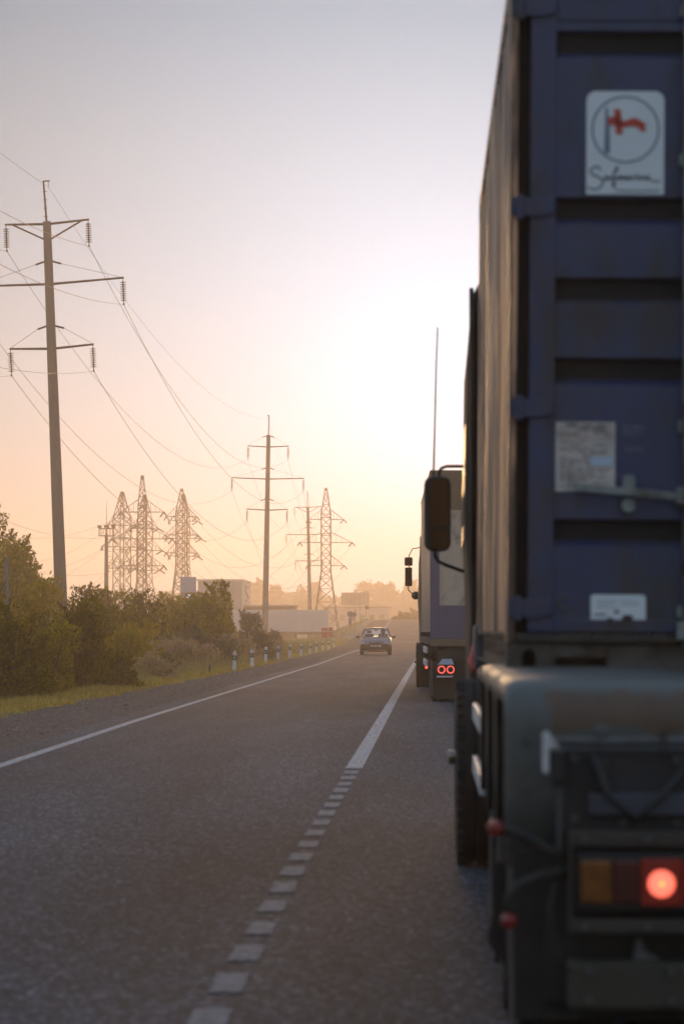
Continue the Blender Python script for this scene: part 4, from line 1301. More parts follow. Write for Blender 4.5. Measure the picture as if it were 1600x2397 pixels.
def box_trailer():
    W, H0, H1, LN = 2.5, 1.08, 3.99, 13.4
    t = thing('semi_trailer', 'blue and beige tarpaulin trailer of the second truck with twin glowing red ring lamps', 'trailer', (0.02, 51.5, 0), (0, 0, R(0.85)))
    fr = MB().box(0, .16, 0.0, .06, H0 + .02, 3.30).build('rear_post', M['canvas_blue'], t, bevel=0.01)
    MB().box(W - .16, W, 0.0, .06, H0 + .02, 3.30).build('rear_post', M['canvas_blue'], t, bevel=0.01)
    MB().box(0, W, 0.001, .055, H0 + .005, 1.66).build('lower_door', M['canvas_blue'], t, bevel=0.008)
    rows = []
    for k in range(9):
        z = 1.662 + (3.30 - 1.662) * k / 8
        rows.append([(.16 + (W - .32) * i / 12, 0.02 + .012 * math.sin(i * 1.3 + k * .5), z) for i in range(13)])
    MB().grid(rows).build('rear_tarpaulin', M['canvas_beige'], t, smooth=True)
    MB().grid([[(0 + (W) * i / 8, -.015 + .01 * math.sin(i * 1.1), z) for i in range(9)] for z in (3.30, 3.6, H1 - .02)]).build('roof_flap', M['canvas_brown'], t, smooth=True)
    MB().box(0.0, W, 0.0, LN, H1 - .02, H1).build('roof', M['canvas_brown'], t, bevel=0.006)
    for sx_, sg in ((0.0, 1), (W, -1)):
        rows = []
        for k in range(7):
            z = H0 + (H1 - .02 - H0) * k / 6
            rows.append([(sx_ + sg * (.004 + .012 * abs(math.sin(i * .9)) + .004 * math.sin(k * 1.7 + i)), .06 + (LN - .06) * i / 44, z) for i in range(45)])
        MB().grid(rows).build('side_tarpaulin', M['canvas_side'], t, smooth=True)
        a, b = sorted((sx_ - sg * .004, sx_ + sg * .03))
        MB().box(a, b, 0.02, LN, H0 - .10, H0 + .03).build('side_rail', M['grime'], t, bevel=0.006)
        for i in range(22):
            MB().box(a, b, .3 + i * .6, .34 + i * .6, H0 - .13, H0 + .12).build('strap', M['grime'], t)
        for yc in (0.70, 2.0, 3.3):
            s = -1 if sg > 0 else 1
            wheel(t, sx_ + sg * .05, yc, 0.50, 0.27, s)
            mudguard(t, sx_ + sg * .03, yc, s, M['black'], w=.6, z_top=1.02, half=.58, zlow=.7)
            f0, f1 = sorted((sx_ + sg * .05, sx_ + sg * .60))
            MB().box(f0, f1, yc - .60, yc - .59, .06, .70).build('mudflap', M['rubber_brown'], t)
        for z0 in (.55, .80):
            MB().box(a, b, 4.2, 9.0, z0, z0 + .12).build('side_guard_rail', M['white_paint'], t, bevel=0.004)
        for yy in (4.4, 6.6, 8.8):
            MB().box(min(sx_ + sg * .03, sx_ + sg * .07), max(sx_ + sg * .03, sx_ + sg * .07), yy, yy + .06, .5, 1.0).build('side_guard_post', M['grime'], t)
        # folded roof corner at the front
    MB().box(0.0, W, 0.0, .05, .96, H0).build('rear_sill', M['canvas_brown'], t, bevel=0.006)
    MB().box(0.12, W - .12, .08, .12, .70, .955).build('rear_beam', M['grime'], t, bevel=0.006)
    for x in (.8, W - .9):
        MB().box(x, x + .1, .1, LN, .75, 1.0).build('main_beam', M['chassis'], t)
    for sg, x0 in ((1, 0.0), (-1, W)):
        f = lambda v: x0 + sg * v
        a, b = sorted((f(.10), f(.40)))
        tl = MB().box(a, b, -.05, 0.02, .42, .64).build('tail_lamp', M['black'], t, bevel=.01)
        MB().box(a + .01, b - .01, -.06, -.048, .425, .45).build('reflector_strip', M['white_paint'], tl)
        for cx in (.195, .350):
            n = 28
            q = MB()
            ro, ri = .066, .050
            cz = .557
            vs = [(f(cx) + r * math.cos(2 * math.pi * i / n), yy, cz + r * math.sin(2 * math.pi * i / n)) for yy in (-.064, -.05) for r in (ro, ri) for i in range(n)]
            fs = []
            for i in range(n):
                j = (i + 1) % n
                fs += [(i, j, n + j, n + i), (2 * n + i, 2 * n + j, j, i), (n + i, n + j, 3 * n + j, 3 * n + i)]
            q.add(vs, fs); q.build('ring_lamp', M['ring_on'], tl)
        a, b = sorted((f(.13), f(.41)))
        MB().poly_prism([(a, .645), (b, .645), (b - .04, .74), (a + .08, .74)], -.04, -.02).build('license_panel', M['pale_blue'], t)
        MB().lathe([(-.03, .001), (-.025, .018), (0, .022)], (f(-.06), .3, .59), 'Y', 10).build('marker_lamp', M['dot_on'], t)
        MB().tube([(f(-.06), .31, .59), (f(.02), .3, .57), (f(.12), .1, .53)], .012, 6).build('lamp_stalk', M['rubber'], t)
    return t


M['canvas_side'] = mat('side_canvas', (0.24, 0.19, 0.155), (0.20, 0.16, 0.14), rough=0.42, scale=3, dirt=(0.13, 0.10, 0.085), dscale=4, stretch=(1, 1, 0.15))
M['rubber_brown'] = mat('dusty_rubber', (0.022, 0.016, 0.008), (0.03, 0.022, 0.012), rough=0.8, scale=5)
box_trailer()


# ------------------------------------------------------------------ oncoming car
def car():
    D = 155.0
    cx = PX(879.5, D)
    t = thing('car', 'oncoming silver-blue saloon car with dark lower bumper on the left lane', 'car', (cx, D, 0), (0, 0, R(0.5)))
    # body loft; front faces -y. each station: y, half width bottom/belt, z bottom, z side top (shoulder), z centre top
    st = [(-2.05, .60, .30, .48, .52), (-2.02, .74, .24, .60, .64), (-1.85, .80, .20, .70, .74), (-1.4, .825, .19, .80, .86), (-.80, .83, .19, .88, .94), (-.3, .83, .19, .90, .93),
          (.8, .83, .19, .92, .93), (1.5, .82, .20, .95, .98), (1.95, .78, .24, .94, .98), (2.08, .70, .30, .86, .90), (2.1, .60, .40, .60, .62)]
    rows = []
    for y, hw, zb, zs, zc in st:
        half = [(hw * .80, zb), (hw * .97, zb + .06), (hw, (zb + zs) / 2), (hw * .985, zs - .08), (hw * .90, zs), (hw * .5, zc - .01), (0, zc)]
        ring = [(x, y, z) for x, z in half] + [(-x, y, z) for x, z in half[-2::-1]]
        rows.append(ring)
    q = MB().grid(rows)
    q.add(rows[0], [tuple(range(len(rows[0])))]); q.add(rows[-1], [tuple(range(len(rows[-1])))])
    body = q.build('body', M['car_paint'], t, sub=1); autosmooth(body, 60)
    MB().poly_prism([(-.79, .52), (-.80, .36), (-.70, .25), (.70, .25), (.80, .36), (.79, .52), (.5, .50), (-.5, .50)], -2.10, -1.85).build('front_bumper', M['black'], t, bevel=.03, seg=3)
    MB().box(-.82, .82, 1.95, 2.14, .30, .55).build('rear_bumper', M['black'], t, bevel=.03)
    MB().poly_prism([(-.34, .545), (.34, .545), (.30, .61), (-.30, .61)], -2.085, -2.03).build('grille', M['black'], t)
    for i in range(3):
        pass
    for s in (-1, 1):
        pts = [(s * .36, .565), (s * .74, .55), (s * .76, .635), (s * .62, .665), (s * .42, .635)]
        if s < 0: pts = pts[::-1]
        h = MB().poly_prism(pts, -2.075, -1.95).build('headlight', M['headlight'], t, bevel=.012)
        MB().lathe([(-.01, .001), (-.004, .045), (.01, .055)], (s * .52, -2.078, .60), 'Y', 12).build('reflector_bowl', M['chrome'], h)
        m = MB().poly_prism(rounded(min(s * .86, s * 1.02), max(s * .86, s * 1.02), .86, .97, .035), -.62, -.50).build('side_mirror', M['black'], t, bevel=.02)
        MB().box(min(s * .78, s * .88), max(s * .78, s * .88), -.60, -.54, .87, .91).build('mirror_foot', M['black'], m)
        for y_ in (-1.28, 1.18):
            w = wheel(t, s * .80, y_, .285, .19, s, dual=False)
        # pillars
        MB().tube([(s * .74, -.88, .90), (s * .55, -.25, 1.33)], .030, 6).build('front_pillar', M['car_paint'], t)
        MB().tube([(s * .76, .32, .90), (s * .57, .28, 1.35)], .035, 6).build('door_pillar', M['black'], t)
        MB().tube([(s * .74, 1.62, .94), (s * .54, 1.02, 1.34)], .045, 6).build('rear_pillar', M['car_paint'], t)
        MB().add([(s * .755, -.80, .91), (s * .755, .30, .91), (s * .575, .28, 1.33), (s * .575, -.28, 1.33)], [(0, 1, 2, 3)]).build('side_window', M['glass'], t)
        MB().add([(s * .755, .34, .91), (s * .75, 1.50, .93), (s * .56, 1.0, 1.33), (s * .575, .32, 1.33)], [(0, 1, 2, 3)]).build('side_window', M['glass'], t)
        # seats
        x = s * .36
        MB().box(x - .24, x + .24, -.05, .45, .42, .56).box(x - .24, x + .24, .40, .54, .5, 1.08).build('seat', M['seat'], t, bevel=.05, seg=3)
        MB().box(x - .13, x + .13, .44, .53, 1.10, 1.25).build('headrest', M['seat'], t, bevel=.04, seg=3)
    rows = []
    for y_, zc, hw in ((-.30, 1.335, .53), (-.22, 1.375, .56), (.2, 1.405, .58), (.7, 1.395, .57), (1.0, 1.355, .55), (1.08, 1.33, .53)):
        rows.append([(x * hw, y_, zc - .05 * abs(x) ** 3 - (0.03 if abs(x) == 1 else 0)) for x in (-1, -.85, -.5, 0, .5, .85, 1)])
    rf = MB().grid(rows).build('roof', M['car_paint'], t, smooth=True)
    sol = rf.modifiers.new('solid', 'SOLIDIFY'); sol.thickness = .035
    MB().grid([[(x * .74, -.90 + .05 * x * x, .905) for x in (-1, -.5, 0, .5, 1)], [(x * .54, -.29 + .04 * x * x, 1.335) for x in (-1, -.5, 0, .5, 1)]]).build('windscreen', M['glass'], t, smooth=True)
    MB().grid([[(x * .73, 1.64 - .05 * x * x, .955) for x in (-1, -.5, 0, .5, 1)], [(x * .53, 1.05, 1.335) for x in (-1, -.5, 0, .5, 1)]]).build('rear_window', M['glass_dusty'], t, smooth=True)
    MB().box(-.66, .66, -.78, -.55, .80, .93).build('dashboard', M['black'], t, bevel=.03)
    MB().box(-.09, .09, -.36, -.33, 1.235, 1.285).build('rear_view_mirror', M['black'], t, bevel=.01)
    MB().box(-.6, .6, 1.05, 1.16, .55, .93).build('rear_seat', M['seat'], t, bevel=.04)
    pl = MB().box(-.27, .27, -2.115, -2.10, .405, .515).build('number_plate', M['plate'], t)
    q = MB()
    for i in range(7):
        if i == 3: continue
        q.box(-.22 + i * .062, -.182 + i * .062, -2.119, -2.1155, .43, .49)
    q.build('plate_characters', M['ink'], pl)
    q = MB()
    sw = []
    for i in range(17):
        a = 2 * math.pi * i / 16
        sw.append((.36 + .18 * math.cos(a), -.40 + .05 * math.sin(a), .93 + .17 * math.sin(a)))
    MB().tube(sw, .014, 6).build('steering_wheel', M['black'], t)
    q = MB().box(-.7, .7, -1.8, 1.9, .17, .22).build('floor_pan', M['black'], t)
    MB().tube([(-.5, -1.0, .2), (-.3, -1.2, .17), (0, -1.25, .16), (.3, -1.2, .17), (.5, -1.0, .2)], .03, 6).build('subframe', M['black'], t)
    # driver, seated on the far right seat (left-hand drive)
    X, Y0 = cx + .36, D
    me = bpy.data.meshes.new('person')
    J = [(0, .12, .62, .13), (0, .24, .85, .15), (0, .27, 1.02, .14), (0, .24, 1.10, .06), (0, .21, 1.17, .085), (0, .19, 1.24, .095), (0, .19, 1.30, .07),
         (-.19, .24, 1.02, .065), (-.22, .02, .88, .05), (-.15, -.22, .98, .04), (-.13, -.33, 1.02, .035),
         (.19, .24, 1.02, .065), (.22, .02, .88, .05), (.15, -.22, .98, .04), (.13, -.33, 1.02, .035),
         (-.10, .10, .60, .09), (-.12, -.32, .60, .07), (-.12, -.52, .34, .05), (-.12, -.62, .32, .045),
         (.10, .10, .60, .09), (.12, -.32, .60, .07), (.12, -.52, .34, .05), (.12, -.62, .32, .045)]
    E = [(0, 1), (1, 2), (2, 3), (3, 4), (4, 5), (5, 6), (2, 7), (7, 8), (8, 9), (9, 10), (2, 11), (11, 12), (12, 13), (13, 14), (0, 15), (15, 16), (16, 17), (17, 18), (0, 19), (19, 20), (20, 21), (21, 22)]
    me.from_pydata([j[:3] for j in J], E, [])
    p = bpy.data.objects.new('person', me); col.objects.link(p)
    p.location = (X, Y0, 0.0); p.scale = (.95, .95, .95)
    p.location.z = 0.06
    sm = p.modifiers.new('skin', 'SKIN')
    for i, j in enumerate(J):
        me.skin_vertices[0].data[i].radius = (j[3], j[3])
    me.skin_vertices[0].data[0].use_root = True
    p.modifiers.new('sub', 'SUBSURF').levels = 2
    me.materials.append(M['skin_shirt'])
    tag(p, 'driver in a dark top with both hands on the steering wheel of the oncoming car', 'person')
    hair = MB().lathe([(1.235 - 1.24, .102), (.03, .104), (.07, .085), (.10, .045), (.108, .001)], (0, .20, 1.24), 'Z', 14).build('hair', M['bark'], p, smooth=True)


def skin_shirt():
    m, n, l, p = newmat('skin_and_shirt')
    t = n.new('ShaderNodeTexCoord'); s = n.new('ShaderNodeSeparateXYZ'); l.new(t.outputs['Object'], s.inputs[0])
    g = n.new('ShaderNodeMath'); g.operation = 'GREATER_THAN'; g.inputs[1].default_value = 1.09; l.new(s.outputs['Z'], g.inputs[0])
    g2_ = n.new('ShaderNodeMath'); g2_.operation = 'LESS_THAN'; g2_.inputs[1].default_value = -.24; l.new(s.outputs['Y'], g2_.inputs[0])
    g3 = n.new('ShaderNodeMath'); g3.operation = 'GREATER_THAN'; g3.inputs[1].default_value = .85; l.new(s.outputs['Z'], g3.inputs[0])
    a = n.new('ShaderNodeMath'); a.operation = 'MULTIPLY'; l.new(g2_.outputs[0], a.inputs[0]); l.new(g3.outputs[0], a.inputs[1])
    mxx = n.new('ShaderNodeMath'); mxx.operation = 'MAXIMUM'; l.new(g.outputs[0], mxx.inputs[0]); l.new(a.outputs[0], mxx.inputs[1])
    mx = n.new('ShaderNodeMix'); mx.data_type = 'RGBA'; mx.inputs['A'].default_value = (.07, .065, .07, 1); mx.inputs['B'].default_value = (.42, .24, .17, 1)
    l.new(mxx.outputs[0], mx.inputs['Factor']); l.new(mx.outputs['Result'], p.inputs['Base Color']); p.inputs['Roughness'].default_value = .75
    M['skin_shirt'] = m


skin_shirt()
car()


# ------------------------------------------------------------------ concrete power poles
def insulator_mesh(ln=1.25, nd=9):
    q = MB()
    q.cyl((0, 0, 0), (0, 0, -.12), .018, n=6)
    prof_ = []
    z = -.12
    for i in range(nd):
        st_ = (ln - .24) / nd
        prof_ += [(z, .03), (z - st_ * .35, .04), (z - st_ * .5, .155), (z - st_ * .66, .15), (z - st_ * .75, .04)]
        z -= st_
    prof_.append((z, .03))
    q.lathe(prof_, (0, 0, 0), 'Z', 12)
    q.cyl((0, 0, z), (0, 0, -ln), .022, n=6)
    q.lathe([(-ln + .02, .001), (-ln, .05), (-ln - .07, .05), (-ln - .09, .001)], (0, 0, 0), 'Z', 8)
    me = q.mesh('insulator_string'); me.materials.append(M['insul'])
    return me


INS = insulator_mesh()
POLES = []


def pole(X, Y, H, lean, kind, label, base=0.0, rotz=0.0, yaw=0.0):
    """kind A: arm at the very top with struts and steps on the mast; kind B: arm hung by stays below the top"""
    t = thing('power_pole', label, 'power pole', (X, Y, base), (0, R(lean), R(rotz)), group='concrete power poles in line beside the road')
    q = MB()
    rows = []
    n = 20
    for k in range(14):
        z = -0.5 + (H + .5) * k / 13
        r = (.335 - (.335 - .205) * (z / H))
        rows.append([(r * math.cos(2 * math.pi * i / n), r * math.sin(2 * math.pi * i / n), z) for i in range(n + 1)])
    q.grid(rows); q.add([rows[-1][i] for i in range(n)], [tuple(range(n))])
    q.build('shaft', M['concrete'], t, smooth=True)
    # mast on top
    mt = MB(); mh = 2.05
    if kind == 'A':
        mt.cyl((-.02, 0, H), (-.10, 0, H + mh), .055, .045, n=8)
        mt.box(-.13, .22, -.03, .03, H + mh - .03, H + mh + .03)
        for i in range(4):
            z = H + .25 + i * .42; mt.box(-.16, .06, -.015, .015, z, z + .03)
        mt.cyl((.14, 0, H + mh), (.14, 0, H + mh - .30), .015, n=5)
    elif kind == 'B':
        mt.cyl((0, 0, H), (.03, 0, H + mh), .06, .05, n=8); mt.box(-.20, .08, -.03, .03, H + mh - .03, H + mh + .03)
        mt.cyl((-.14, 0, H + mh), (-.14, 0, H + mh - .25), .015, n=5)
    else:
        for sx_, sy_ in ((-1, -1), (-1, 1), (1, -1), (1, 1)):
            mt.cyl((sx_ * .16, sy_ * .16, H - .1), (sx_ * .07, sy_ * .07, H + mh + .4), .03, .03, n=4)
        for i in range(6):
            z = H + i * .4; r0 = .16 - .09 * i / 6; r1 = .16 - .09 * (i + 1) / 6
            mt.cyl((-r0, -r0, z), (r1, -r1, z + .4), .018, n=4); mt.cyl((r0, -r0, z), (-r1, -r1, z + .4), .018, n=4)
    mt.build('mast', M['steel_dark'], t)
    tips = []
    arms = [(H - .12 if kind != 'B' else H - 1.25, 2.15, kind != 'B'), (H - 3.15 if kind != 'B' else H - 4.6, 3.8, False), (H - 6.4 if kind != 'B' else H - 7.85, 2.15, False)]
    if kind == 'C': arms = [(H - .05, 2.15, True), (H - 4.3, 3.5, False), (H - 8.4, 2.15, False)]
    for (z, hl, strut) in arms:
        for s in (-1, 1):
            rr = .335 - .13 * z / H
            tip = Vector((s * hl, s * hl * -yaw, z + .10))
            a = MB().cyl((s * rr * .7, 0, z), tip, .065, .05, n=8).build('cross_arm', M['steel_dark'], t)
            if strut:
                MB().cyl((s * rr * .7, 0, z - .78), (tip.x * .82, tip.y * .82, z + .06), .045, n=6).build('arm_strut', M['steel_dark'], t)
            else:
                MB().cyl((s * rr * .7, 0, z + 1.15), (s * (rr + .42), 0, z + 1.0), .05, n=6).build('stay_bracket', M['steel_dark'], t)
                MB().cyl((s * (rr + .42), 0, z + 1.0), tip, .012, n=4).build('stay_rod', M['steel_dark'], t)
            io = bpy.data.objects.new('insulator_string', INS); col.objects.link(io); io.parent = t
            io.location = (tip.x - s * .05, tip.y, tip.z - .05)
            tips.append((Vector((tip.x - s * .05, tip.y, tip.z - 1.35))))
    t_m = Matrix.Translation((X, Y, base)) @ Matrix.Rotation(R(rotz), 4, 'Z') @ Matrix.Rotation(R(lean), 4, 'Y')
    top = Vector((.14 if kind == 'A' else -.14 if kind == 'B' else 0, 0, H + mh - (.3 if kind != 'C' else -.35)))
    w = [t_m @ p for p in tips] + [t_m @ top]
    POLES.append(w)
    return t


D1, D2, D3 = 149.0, 311.0, 465.0
pole(PX(147, D1), D1, 22.08, -2.35, 'A', 'nearest and tallest concrete power pole, leaning left above the bushes', base=-.3, yaw=.12)
pole(PX(619.5, D2), D2, 21.65, 0.95, 'B', 'middle concrete power pole rising in front of the parked white trailer', base=0, yaw=.12)
pole(PX(726, D3), D3, 20.5, -1.1, 'C', 'farthest concrete power pole, half hidden beside the lone lattice pylon', base=0, yaw=.05)


def catenary(a, b, sag, r, label, group, n=36):
    pts = []
    a, b = Vector(a), Vector(b)
    for i in range(n + 1):
        u = i / n
        p = a.lerp(b, u); p.z -= 4 * sag * u * (1 - u)
        pts.append(p)
    o = a
    q = MB(); q.tube([p - o for p in pts], r, 4)
    w = q.build('power_line', M['wire'], fix=False); w.location = o
    tag(w, label, 'power line', group)
    return w


names = ['left end of the top arm', 'right end of the top arm', 'left end of the long middle arm', 'right end of the long middle arm', 'left end of the lowest arm', 'right end of the lowest arm', 'mast tip']
for i in range(7):
    r = .0135 if i < 6 else .009
    sag = 4.6 if i < 6 else 3.0
    catenary(POLES[0][i], POLES[1][i], sag, r, 'wire from ' + names[i] + ', nearest pole to middle pole', 'wires strung between the concrete poles')
    catenary(POLES[1][i], POLES[2][i], sag * .9, r, 'wire from ' + names[i] + ', middle pole to farthest pole', 'wires strung between the concrete poles')
    p = POLES[0][i] + Vector((0.0, -170.0, .8))
    catenary(POLES[0][i], p, sag, r, 'wire leaving the frame from ' + names[i] + ' of nearest pole', 'wires strung between the concrete poles')
    p = POLES[2][i] + Vector((3.0, 160.0, .8))
    if i in (0, 2, 4, 6): catenary(POLES[2][i], p, sag, r, 'wire running on past the farthest pole from ' + names[i], 'wires strung between the concrete poles')


# ------------------------------------------------------------------ lattice pylons
def pylon(px, D, H, wb, zw, ww, zt, arms, label, rot=0.0, base=None, tw=.15, arm_style='flat'):
    X = PX(px, D)
    b = zg(X, D) if base is None else base
    t = thing('lattice_pylon', label, 'pylon', (X, D, b), (0, 0, R(rot)), group='lattice steel pylons in the distance')

    def hw(z):
        if z < zw: return wb + (ww - wb) * z / zw
        if z < zt: return ww
        return ww + (.14 - ww) * (z - zt) / (H - zt)
    corners = [(-1, -1), (1, -1), (1, 1), (-1, 1)]
    for sx_, sy_ in corners:
        MB().tube([(sx_ * hw(z), sy_ * hw(z), z) for z in (0, zw, zt, H)], tw * .5, 4, tw * .42).build('leg', M['lattice'], t)
    levels = [0]
    z = 0
    while z < zw - 1e-3:
        z = min(zw, z + max(1.6, hw(z) * 1.5))
        if zw - z < 1.0: z = zw
        levels.append(z)
    while z < zt - 1e-3:
        z = min(zt, z + ww * 1.9)
        if zt - z < ww * .6: z = zt
        levels.append(z)
    while z < H - .8:
        z = min(H - .4, z + max(.8, hw(z) * 2.0)); levels.append(z)
    q = MB()
    r = tw * .27
    for a, c in zip(levels[:-1], levels[1:]):
        for k in range(4):
            p, s = corners[k], corners[(k + 1) % 4]
            A0 = (p[0] * hw(a), p[1] * hw(a), a); B0 = (s[0] * hw(a), s[1] * hw(a), a)
            A1 = (p[0] * hw(c), p[1] * hw(c), c); B1 = (s[0] * hw(c), s[1] * hw(c), c)
            q.cyl(A0, B1, r, n=4, cap=False); q.cyl(B0, A1, r, n=4, cap=False); q.cyl(A1, B1, r, n=4, cap=False)
    q.box(-.2, .2, -.2, .2, H - .5, H)
    br = q.build('bracing', M['lattice'], t, fix=False); br['kind'] = 'stuff'
    for z, hl in arms:
        for s in (-1, 1):
            a = MB(); w = hw(z)
            for sy_ in (-1, 1):
                a.cyl((s * w, sy_ * w, z), (s * hl, 0, z), tw * .42, n=4)
                a.cyl((s * hw(min(z + 1.6, H)) , sy_ * hw(min(z + 1.6, H)), min(z + 1.6, H)), (s * hl, 0, z), tw * .27, n=4)
            for i in range(1, 4):
                u = i / 4
                xx = s * (w + (hl - w) * u); yy = w * (1 - u)
                a.cyl((xx, -yy, z), (xx, yy, z), tw * .2, n=4, cap=False)
                a.cyl((xx, 0, z), (xx, 0, z + 1.6 * (1 - u)), tw * .2, n=4, cap=False)
            a.build('cross_arm', M['lattice'], t, fix=False)
            # tension strings slanting off the tips
            MB().cyl((s * hl, 0, z), (s * (hl + .35), -.9, z - .55), .10, n=5).cyl((s * hl, 0, z), (s * (hl - .5), .9, z - .55), .10, n=5).build('insulator_string', M['insul'], t)
    return t, Vector((X, D, b)), arms


def pyl(px, D, ytop, label, wbody, arms_px, zw_y, zt_y, wb, rot=0, base=None):
    D *= .72; wb *= .72
    S = FPX / D
    b = zg(PX(px, D), D) if base is None else base
    z = lambda py: PZ(py, D) - b
    return pylon(px, D, z(ytop), wb, z(zw_y), wbody / S / 2, z(zt_y), [(z(y_), h / S) for y_, h in arms_px], label, rot, b)


P_A = pyl(762.5, 640, 1142, 'lone lattice pylon right of the farthest concrete pole, wide splayed legs', 22, [(1216, 42), (1270, 62), (1324, 43)], 1337, 1203, 2.9, rot=6)
P_1 = pyl(284, 600, 1150, 'leftmost lattice pylon, wide body, beside the floodlight mast', 30, [(1229, 41), (1280, 57), (1330, 41)], 1372, 1212, 2.6, rot=40, base=0)
P_2 = pyl(331.5, 520, 1112, 'tallest lattice pylon with a slim square body, between two others', 20, [(1198, 51), (1261, 71), (1324, 51)], 1360, 1182, 2.4, rot=4, base=0)
P_3 = pyl(337, 640, 1157, 'wide lattice pylon standing behind the tallest slim one', 26, [(1237, 41), (1288, 53), (1334, 45)], 1360, 1220, 2.8, rot=42)
P_4 = pyl(424, 610, 1143, 'front lattice pylon of the close pair above the grey price sign', 26, [(1209, 36), (1252, 39), (1294, 36)], 1322, 1195, 2.9, rot=8, base=0)
P_5 = pyl(428.5, 680, 1156, 'rear lattice pylon of the close pair above the grey price sign', 20, [(1219, 41), (1260, 51), (1302, 41)], 1325, 1206, 2.7, rot=40)


def tipw(P, k, s):
    t, o, arms = P
    z, hl = arms[k]
    a = t.rotation_euler.z
    return o + Vector((s * hl * math.cos(a), s * hl * math.sin(a), z - .5))


ord_ = ['upper', 'middle', 'lower']
for k in range(3):
    for s, sn in ((-1, 'left'), (1, 'right')):
        catenary(tipw(P_4, k, s), tipw(P_A, k, s), 7.0, .02, 'distant wire from %s %s arm of the close pair to the lone pylon' % (ord_[k], sn), 'distant wires between the lattice pylons', 24)
        e = tipw(P_2, k, s)
        far = Vector((-42 + s * 3, 180, e.z + 1.5 - k))
        catenary(e, far, 6.0, .016, 'distant wire leaving left from the %s %s arm of the tallest pylon' % (ord_[k], sn), 'distant wires between the lattice pylons', 24)
    catenary(tipw(P_1, k, -1), Vector((-48, 210, tipw(P_1, k, -1).z - 1)), 7.0, .016, 'distant wire leaving left from the %s arm of the leftmost pylon' % ord_[k], 'distant wires between the lattice pylons', 24)


# floodlight / antenna mast
def mast():
    D = 370
    S = FPX / D
    X = PX(247.5, D)
    t = thing('floodlight_mast', 'slim steel mast with a ring platform of floodlights and a spike', 'mast', (X, D, 0))
    z = lambda py: PZ(py, D)
    MB().cyl((0, 0, 0), (0, 0, z(1250)), .34, .20, n=12).build('shaft', M['steel_dark'], t, smooth=True)
    q = MB()
    zp = z(1254); r = .95
    for zz in (zp, zp + .9):
        q.tube([(r * math.cos(2 * math.pi * i / 12), r * math.sin(2 * math.pi * i / 12), zz) for i in range(13)], .05, 4)
    for i in range(12):
        a = 2 * math.pi * i / 12; q.cyl((r * math.cos(a), r * math.sin(a), zp), (r * math.cos(a), r * math.sin(a), zp + .9), .035, n=4)
        if i % 3 == 0: q.cyl((0, 0, zp), (r * math.cos(a), r * math.sin(a), zp), .05, n=4)
    q.build('platform', M['steel_dark'], t)
    for i in range(6):
        a = 2 * math.pi * (i + .5) / 6
        c = (1.0 * math.cos(a), 1.0 * math.sin(a), zp + 1.15)
        MB().box(c[0] - .2, c[0] + .2, c[1] - .14, c[1] + .14, c[2] - .17, c[2] + .17).build('floodlight', M['black'], t, bevel=.04)
    MB().cyl((0, 0, z(1250)), (0, 0, z(1170)), .06, .015, n=5).build('spike', M['steel_dark'], t)
    for zz in (z(1290), z(1302), z(1316)):
        MB().cyl((.2, 0, zz), (.9, 0, zz), .03, n=4).build('aerial_arm', M['steel_dark'], t)


mast()

# small wooden pole at the far left inside the foliage
D = 78
t = thing('wooden_pole', 'short grey wooden pole almost swallowed by the foliage at the left edge', 'pole', (PX(18, D), D, -1))
MB().cyl((0, 0, 0), (-.05, 0, PZ(1305, D) + 1), .06, .045, n=10).build('shaft', M['concrete'], t, smooth=True)


# ------------------------------------------------------------------ delineator posts
posts = [(547.7, 93), (590, 104), (621, 115), (650.5, 126), (677.7, 138), (704, 150), (725, 162), (740, 175), (754.6, 188), (768, 200), (781, 215)]
pm = MB()
prof_ = [(-.055, 0), (.055, 0), (.055, .66), (.0, .70), (-.055, .66)]
shaft_me = None
ordw = ['nearest', 'second nearest', 'third nearest', 'fourth nearest', 'fifth nearest', 'sixth nearest', 'seventh nearest', 'eighth nearest', 'ninth nearest', 'tenth nearest', 'farthest']
proto = None
for i, (px, Dp) in enumerate(posts):
    X = PX(px, Dp)
    if proto is None:
        proto = thing('delineator_post', '', 'marker post')
        MB().poly_prism([(-.052, -.1), (.052, -.1), (.052, .62), (.0, .665), (-.052, .62)], -.045, .045).build('shaft', M['post_white'], proto, bevel=.008)
        bd = MB().poly_prism([(-.055, .37), (.055, .37), (.055, .52), (-.055, .52)], -.048, .048).build('black_band', M['black'], proto)
        MB().box(-.018, .018, -.052, -.0485, .40, .49).build('reflector', M['white_paint'], bd)
        t = proto
    else:
        t = dup(proto)
    t.location = (X, Dp, zg(X, Dp) - .01)
    t.rotation_euler = (R(random.uniform(-2, 2)), R(random.uniform(-2.5, 2.5)), R(random.uniform(-12, 12)))
    h = random.uniform(.95, 1.03); t.scale = (1, 1, h)
    tag(t, 'white marker post with black band on the verge, %s of the row' % ordw[i], 'marker post', 'white marker posts along the verge')

D = 86
t = MB().cyl((0, 0, -.1), (.02, 0, .28), .028, .022, n=8).build('wooden_stake', M['bark'])
t.location = (PX(489, D), D, zg(PX(489, D), D))
tag(t, 'short dark wooden stake sticking up from the grass left of the marker posts', 'stake')


# ------------------------------------------------------------------ signs
def post(t, h, r=.035, x=0): return MB().cyl((x, 0.03, -.3), (x, 0.03, h), r, n=8).build('post', M['sign_back'], t)


